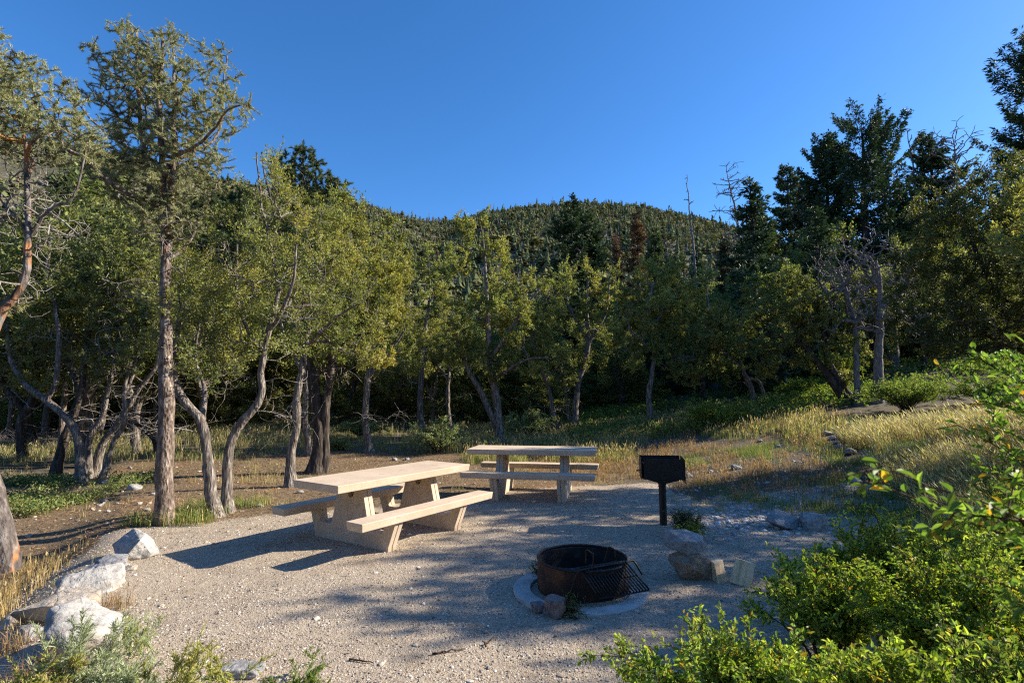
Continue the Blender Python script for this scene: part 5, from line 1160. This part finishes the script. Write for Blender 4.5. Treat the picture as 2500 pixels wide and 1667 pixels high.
gshrub('upright leafy shrub at the right border behind the hanging branches', 4.15, 4.25, .55, .45, .95, 34, 409, cols=GS, yellow=.03, k=3, L=.029, W=.0145)
# tall arching shrub just right of the camera
bb = A([2.75, 1.25, float(H(2.75, 1.25))])
tips = [P(2150, 838, 1.7), P(2210, 822, 1.75), P(2290, 850, 1.75), P(2345, 905, 1.6), P(2150, 985, 1.65), P(2215, 1050, 1.7), P(2270, 965, 1.75), P(2330, 1040, 1.7), P(2290, 900, 1.7), P(2250, 1090, 1.6), P(2040, 1105, 1.12), P(1925, 1098, 1.02), P(2130, 1140, 1.1), P(2180, 1265, 1.1), P(2330, 770, 1.7), P(2300, 1180, 1.1)] + [A([x_, y_, z_]) for x_, y_, z_ in ((2.2, 1.9, 1.7), (2.6, 2.1, 1.6), (2.4, 1.5, 1.9), (2.9, 2.3, 1.4), (3.1, 1.9, 1.8), (2.7, 1.6, 2.1), (3.2, 2.4, 1.9), (2.9, 2.6, 1.8), (3.4, 2.1, 1.5), (3.3, 2.7, 1.3), (2.9, 1.3, 2.2), (3.5, 2.4, 2.1))]  # last group of tips: unseen branches added to shade the bottom right corner
shrub('tall arching shrub whose out of focus branches hang in from the right border', bb, tips, 420, r0=.008, arch=.42, side=8, sl=.11, L=.030, W=.014, k=2, cols=[(.17, .28, .05), (.24, .36, .07), (.11, .20, .04)], yellow=.08, group=FG, from_=.66, leafstep=.028)
# mid-ground shrubs
MG = 'low shrubs between the back table and the wood'
def mshrub(label, u, v, wpx, hpx, n, seed, cols, L=.05, W=.024, k=2, name='low_shrub', dy=.7, **kw):
    g = G(u, v); s_ = g[1] / 1190.8; return shrub(label, g, dome(g, wpx * s_ / 2, wpx * s_ / 2 * dy, hpx * s_, n, seed), seed, r0=.007, side=8, sl=.16 * max(1, s_ / .012) * .8, L=L, W=W, k=k, cols=cols, yellow=.0, group=MG, name=name, leafstep=.05, tipr=.002, sub=2, **kw)
SAGE = [(.29, .35, .19), (.37, .42, .24), (.23, .29, .14), (.42, .44, .26)]
mshrub('sage green low shrub under the slim grey trunk', 1005, 1040, 175, 78, 60, 501, SAGE)
mshrub('grey-green shrub just right of the forked centre tree', 1215, 1002, 145, 66, 55, 502, SAGE)
mshrub('bright green shrub with tall grass left of the low spreading mahogany', 1640, 985, 190, 70, 75, 503, GS + GREEN)
mshrub('bright green sprig standing above the grey-green shrub', 1225, 960, 60, 36, 18, 504, GS)
mshrub('green shrub between the curved trunks and the clearing', 830, 1010, 130, 50, 45, 505, SAGE + GREEN)
mshrub('yellow green sunlit bush growing between the dark leaning trunks', 1935, 900, 150, 120, 80, 506, [(.26, .34, .05), (.33, .40, .06), (.2, .28, .04)])
mshrub('dark green bush left of the dark leaning trunks', 1850, 920, 150, 55, 60, 507, GREEN + GS)
mshrub('shaded green thicket bush behind the long grass', 2080, 945, 240, 75, 80, 508, GREEN)
mshrub('shaded green bush near the right border behind the long grass', 2270, 930, 200, 70, 60, 509, GREEN)
mshrub('small light bush in front of the fir trunk shade', 1700, 905, 110, 45, 36, 510, SAGE + GREEN)
mshrub('green shrub hugging the foot of the twin dark trunks', 780, 1035, 60, 26, 20, 511, GREEN + PALEG)
mshrub('wispy grey-green weed at the foot of the grill post', 1575, 1235, 95, 62, 40, 512, [(.22, .26, .17), (.28, .31, .2), (.18, .23, .12)], L=.022, W=.004, name='wispy_weed')
mshrub('little bright green weed in front of the grill post', 1592, 1248, 34, 36, 9, 513, GS, L=.03, W=.009, name='small_weed')
mshrub('dark creeping weed beside the collar stones', 1315, 1415, 30, 14, 10, 514, GREEN, L=.012, W=.006, name='small_weed')
mshrub('small weed at the left edge of the concrete collar', 1243, 1322, 16, 20, 6, 515, GREEN, L=.014, W=.006, name='small_weed')
# brambles on the left
def cover(name, label, pts, h, L, W, k, cols, seed):
    rng = np.random.default_rng(seed); mb = MB(); q = pts.copy(); q[:, 2] += rng.uniform(.02, h, len(q)); hexleaf(mb, rng, q, np.tile(A([0, 0, .4]), (len(q), 1)), k, L, W, .03, cols, .3, .6)
    return tag(mb.build(name, M['leaf'], colattr=True), label, 'ground cover', kind='stuff')
cover('ground_cover', 'low green leafy ground cover left of the pinyon', area(4200, -12, -6.9, 8.2, 11.6, lambda x, y: (x < -7.3), (.9, .05), 61), .15, .042, .026, 4, [(.19, .26, .08), (.26, .33, .12), (.14, .19, .06), (.33, .28, .13)], 61)
cover('undergrowth', 'green undergrowth in the shade of the right wood', area(9000, 2, 22, 14, 24, lambda x, y: y > 15.5 - .0 * x, (.4, .02), 62), .40, .09, .05, 4, GREEN, 62)
# foreground weeds on the left
LW = 'weeds in the left foreground'
def weed(label, u, v, n, hh, spr, seed, cols, L, W, name='leafy_weed', lean=0, **kw):
    g = G(u, v); rng = np.random.default_rng(seed); tp = np.stack([g[0] + rng.normal(lean, spr, n), g[1] + rng.normal(0, spr * .7, n), g[2] + hh * rng.uniform(.5, 1.1, n)], -1)
    kw = {**dict(side=7, sl=.06, leafstep=.012, k=2), **kw}
    return shrub(label, g, tp, seed, r0=.0035, arch=.25, L=L, W=W, cols=cols, yellow=.0, from_=.2, group=LW, name=name, cat='weed', twigmat='twig_green', sub=1, tipr=.0012, up=.6, spread=.003, align=2.2, **kw)
M['twig_green'] = NT('green_stem').fin((.22, .27, .10), .6)
YG = [(.38, .39, .13), (.47, .45, .18), (.29, .33, .10), (.45, .38, .2)]
SILV = [(.38, .42, .32), (.46, .49, .38), (.32, .37, .26)]
weed('dense yellow green weed in the bottom left corner', 30, 1640, 15, .30, .20, 601, YG, .035, .006)
weed('yellow green weed with purple seed heads right of the corner one', 110, 1640, 9, .30, .15, 602, YG + [(.3, .22, .12)], .035, .006)
weed('silvery rabbitbrush rising before the white slab boulder', 168, 1620, 14, .46, .13, 603, SILV, .032, .0028, 'silvery_weed', side=10)
weed('low silver tuft at the foot of the cream rock', 270, 1610, 22, .24, .13, 604, SILV, .030, .003, 'silvery_weed', side=9)
weed('silvery sprays leaning over the gravel right of the boulders', 310, 1510, 12, .24, .13, 605, SILV + YG[:1], .026, .003, 'silvery_weed')
weed('yellow green weed left of the bottom centre of the gravel', 400, 1600, 10, .30, .14, 606, YG, .030, .005)
weed('sparse yellow green weed on the gravel, right of the others', 490, 1610, 7, .28, .13, 607, YG, .028, .005)
weed('low dark green tuft on the gravel at the bottom edge', 690, 1595, 9, .12, .12, 608, GREEN, .024, .005)
weed('short yellow green sprigs between boulder and gravel', 270, 1480, 9, .16, .08, 609, YG, .024, .004)
grass('dry_grass', 'bronze grass tufts growing between the left boulders', np.vstack([area(120, c[0] - .12, c[0] + .12, c[1] - .08, c[1] + .1, lambda x, y: x == x, (1, -2), 40 + k, clear=False) for k, c in enumerate([G(75, 1435)[:2], G(100, 1420)[:2], G(20, 1500)[:2], G(120, 1590)[:2], G(265, 1395)[:2], G(50, 1590)[:2]])]), .22, .004, [(.34, .20, .11), (.40, .26, .14), (.3, .24, .1)], (.0, 0), 41, .2, curve=.8, spread=.7)
# dead brush lying under the left thicket
for k, (u, v, w_) in enumerate(((40, 1010, 150), (110, 1030, 110), (560, 1000, 60), (15, 960, 110), (1420, 930, 80), (1180, 960, 60))):
    g = G(u, v); s_ = g[1] / 1190.8; r_ = w_ * s_ / 2; rng = np.random.default_rng(700 + k); b = MB()
    for q in range(46):
        a = rng.uniform(0, 2 * pi); p0 = A([rng.normal(0, r_ * .3), rng.normal(0, r_ * .3), .0]); dv = A([cos(a), sin(a) * .6, rng.uniform(.1, .9)]) * r_ * rng.uniform(.4, 1.2); t_ = np.linspace(0, 1, 6)[:, None]
        pp_ = p0 + dv * t_ + A([0, 0, -.3 * r_]) * t_ ** 2 + rng.normal(0, .03, (6, 3)) * t_; b.tube(pp_, np.linspace(.012, .003, 6), 4, 0, cap=False)
        for _ in range(4):
            j = rng.integers(1, 5); d2 = nrm(rng.normal(0, 1, 3)) * r_ * .35; b.tube(pp_[j] + d2 * np.linspace(0, 1, 4)[:, None] + rng.normal(0, .01, (4, 3)), np.linspace(.005, .002, 4), 3, 0, cap=False)
    o = b.build('dead_brush', M['deadwood'], smooth=True); o.location = g
    tag(o, ['dead branches heaped under the left thicket', 'dead twiggy brush beside the leaning trunks', 'small dead bush behind the s-curved trunk', 'dead branches at the far left under the trees', 'dead twigs in the shade right of the centre', 'dead twigs behind the forked centre tree'][k], 'dead brush', 'dead brush on the wood floor')

# pebbles
def stones(name, label, xy, size, cols, seed, flat=.55, sink=.25):
    rng = np.random.default_rng(seed); n = len(xy); V0, F0 = ICO[1]; m = len(V0)
    sc = size[:, None] * rng.uniform(.6, 1.25, (n, 3)) * A([1, 1, flat]); a = rng.uniform(0, 2 * pi, n)
    v = V0[None] * rng.uniform(.72, 1.15, (n, m, 1)) * sc[:, None]; ca, sa = np.cos(a)[:, None], np.sin(a)[:, None]
    X = v[..., 0] * ca - v[..., 1] * sa + xy[:, 0:1]; Y = v[..., 0] * sa + v[..., 1] * ca + xy[:, 1:2]; Z = v[..., 2] + H(xy[:, 0], xy[:, 1])[:, None] + (sc[:, 2] * (.5 - sink))[:, None]
    mb = MB(); col = A(cols)[rng.integers(0, len(cols), n)] * rng.uniform(.8, 1.2, (n, 1))
    mb.add(np.stack([X, Y, Z], -1).reshape(-1, 3), (np.arange(n)[:, None, None] * m + F0[None]).reshape(-1, 3), 0, np.repeat(col, m, 0))
    return tag(mb.build(name, M['stone'], colattr=True), label, 'gravel', kind='stuff')
t = NT('small_stone'); a_ = t.N('ShaderNodeAttribute', attribute_name='Col'); c_ = t.mix(.35, a_.outputs['Color'], t.mix(1.0, a_.outputs['Color'], t.ramp(t.noise(t.geo(), 90, 3), [(.3, (.5, .48, .45)), (.7, (1.3, 1.28, 1.25))]), 'MULTIPLY')); M['stone'] = t.fin(c_, .9, None, .2)
PEB = [(.46, .40, .33), (.54, .49, .42), (.37, .31, .25), (.26, .22, .18), (.43, .34, .26), (.62, .58, .52), (.19, .165, .145), (.31, .27, .23)]
rng = np.random.default_rng(5); N_ = 130000; a = np.radians(rng.uniform(-52, 46, N_)); r_ = 2.4 * (11 / 2.4) ** rng.uniform(0, 1, N_); xy = np.stack([r_ * np.sin(a), r_ * np.cos(a)], -1)
pm_ = padmask(xy[:, 0], xy[:, 1])[:, 0]; k_ = (pm_ > .5 - .1 * rng.random(N_)) & (np.hypot(xy[:, 0] - RX, xy[:, 1] - RY) > RR + .01) & (n2(xy[:, 0], xy[:, 1], .9, 3, 3) > rng.uniform(-.75, .3, N_) - .25 * (xy[:, 0] < -1.5)); xy = xy[k_]; r_ = r_[k_]
stones('gravel', 'loose pale gravel spread over the pad', xy, .0022 + .0075 * rng.uniform(0, 1, len(xy)) ** 3.6 + .0004 * r_, PEB, 6)
N_ = 900; xy = np.stack([rng.uniform(-5, 4, N_), rng.uniform(2.8, 10, N_)], -1); xy = xy[(padmask(xy[:, 0], xy[:, 1])[:, 0] > .45) & (np.hypot(xy[:, 0] - RX, xy[:, 1] - RY) > .62)]
stones('gravel', 'scattered larger stones on the gravel pad', xy, .010 + .018 * rng.uniform(0, 1, len(xy)) ** 3, PEB, 7)
N_ = 900; xy = np.stack([rng.normal(3.3, .75, N_), rng.normal(7.35, .45, N_)], -1); stones('cobbles', 'grey cobbles banked along the foot of the slope', xy[(xy[:, 0] > 2.3)], .014 + .034 * rng.uniform(0, 1, (xy[:, 0] > 2.3).sum()) ** 2, [(.40, .40, .40), (.5, .49, .48), (.3, .3, .3), (.55, .53, .50)], 8)
N_ = 2600; xy = np.stack([rng.uniform(2.2, 8, N_), rng.uniform(6.8, 12.5, N_)], -1); xy = xy[(xy[:, 0] > XB(xy[:, 1]) + .1) & (n2(xy[:, 0], xy[:, 1], .7, 3, 55) > .02)]
stones('cobbles', 'small stones showing through the slope grass', xy, .010 + .035 * rng.uniform(0, 1, len(xy)) ** 4, [(.40, .40, .40), (.5, .49, .48), (.3, .3, .3), (.5, .45, .40)], 9)
N_ = 1500; xy = np.stack([rng.uniform(-11, 3.4, N_), rng.uniform(6.5, 14, N_)], -1); xy = xy[(padmask(xy[:, 0], xy[:, 1])[:, 0] < .5)]
stones('gravel', 'small stones lying in the needle litter', xy, .012 + .035 * rng.uniform(0, 1, len(xy)) ** 5, PEB[:5], 10)
# needle and leaf litter
N_ = 60000; x = rng.uniform(-10, 2.5, N_); y = rng.uniform(5.5, 15.5, N_); mk = padmask(x, y); k_ = (mk[:, 1] > .45) & ((mk[:, 0] < .52) | (rng.random(N_) < .05)); x, y = x[k_], y[k_]; n = len(x)
q = np.stack([x, y, H(x, y) + rng.uniform(.002, .02, n)], -1); mb = MB(); leaves(mb, rng, q, rng.normal(0, 1, (n, 3)) * A([1, 1, .12]), 1, .06, .008, .0, [(.24, .14, .07), (.34, .22, .12), (.15, .09, .05), (.44, .33, .2)], up=0, align=3)
tag(mb.build('litter', M['grass'], colattr=True), 'brown needles and dead leaves strewn under the pinyon', 'litter', kind='stuff')
# fallen sticks
for k, (u, v, l, an) in enumerate(((1030, 1500, .22, .3), (830, 1522, .18, -.2), (1125, 1478, .14, 1.2), (640, 1090, .5, .1), (250, 1215, .5, .2), (470, 1085, .6, -.1), (880, 1060, .7, .15))):
    g = G(u, v); t_ = np.linspace(-.5, .5, 7)[:, None]; pp_ = A([cos(an), sin(an), 0]) * l * t_ + np.random.default_rng(k).normal(0, .008, (7, 3)); pp_[:, 2] = np.abs(pp_[:, 2]) + .006; b = MB(); b.tube(pp_, np.linspace(.007, .003, 7), 6, 0); o = b.build('stick', M['twig'], smooth=True); o.location = g
    tag(o, ['short dark stick on the gravel at the bottom centre', 'twig on the sunlit gravel near the bottom edge', 'tiny stick left of the collar stones', 'stick on the litter behind the near table', 'stick on the litter left of the pinyon', 'stick behind the two curved trunks', 'long stick on the litter before the sage shrub'][k], 'stick', 'fallen sticks on the ground')

# trees standing round the rest of the clearing, behind and beside the camera
for k, (x, y, q) in enumerate(((-7.5, -4, 1.1), (-4, -8, 1.2), (0, -9, 1.3), (4, -8.5, 1.2), (8, -6, 1.3), (10.5, -4, 1.1), (15.5, 8.5, 1.2), (-11, 0, 1.1))):
    dup(protos[k % 3], (x, y, float(H(x, y)) - .05), k * 1.3, q, 'mahogany outside the picture around the camera side of the clearing', 'trees on the camera side of the clearing')

N_ = 9000; x = rng.uniform(-4.8, 3.6, N_); y = rng.uniform(2.6, 10, N_); k_ = (padmask(x, y)[:, 0] > .5) & (n2(x, y, 1.3, 3, 91) > rng.uniform(-.3, .4, N_)) & (np.hypot(x - RX, y - RY) > RR); x, y = x[k_], y[k_]; n = len(x)
mb = MB(); leaves(mb, rng, np.stack([x, y, H(x, y) + rng.uniform(.003, .012, n)], -1), rng.normal(0, 1, (n, 3)) * A([1, 1, .15]), 1, .022, .007, .0, [(.12, .08, .05), (.18, .12, .07), (.08, .055, .04), (.30, .21, .12)], up=0, align=3, vary=.6)
tag(mb.build('litter', M['grass'], colattr=True), 'dark bits of bark and dead leaf scattered on the gravel', 'litter', kind='stuff')
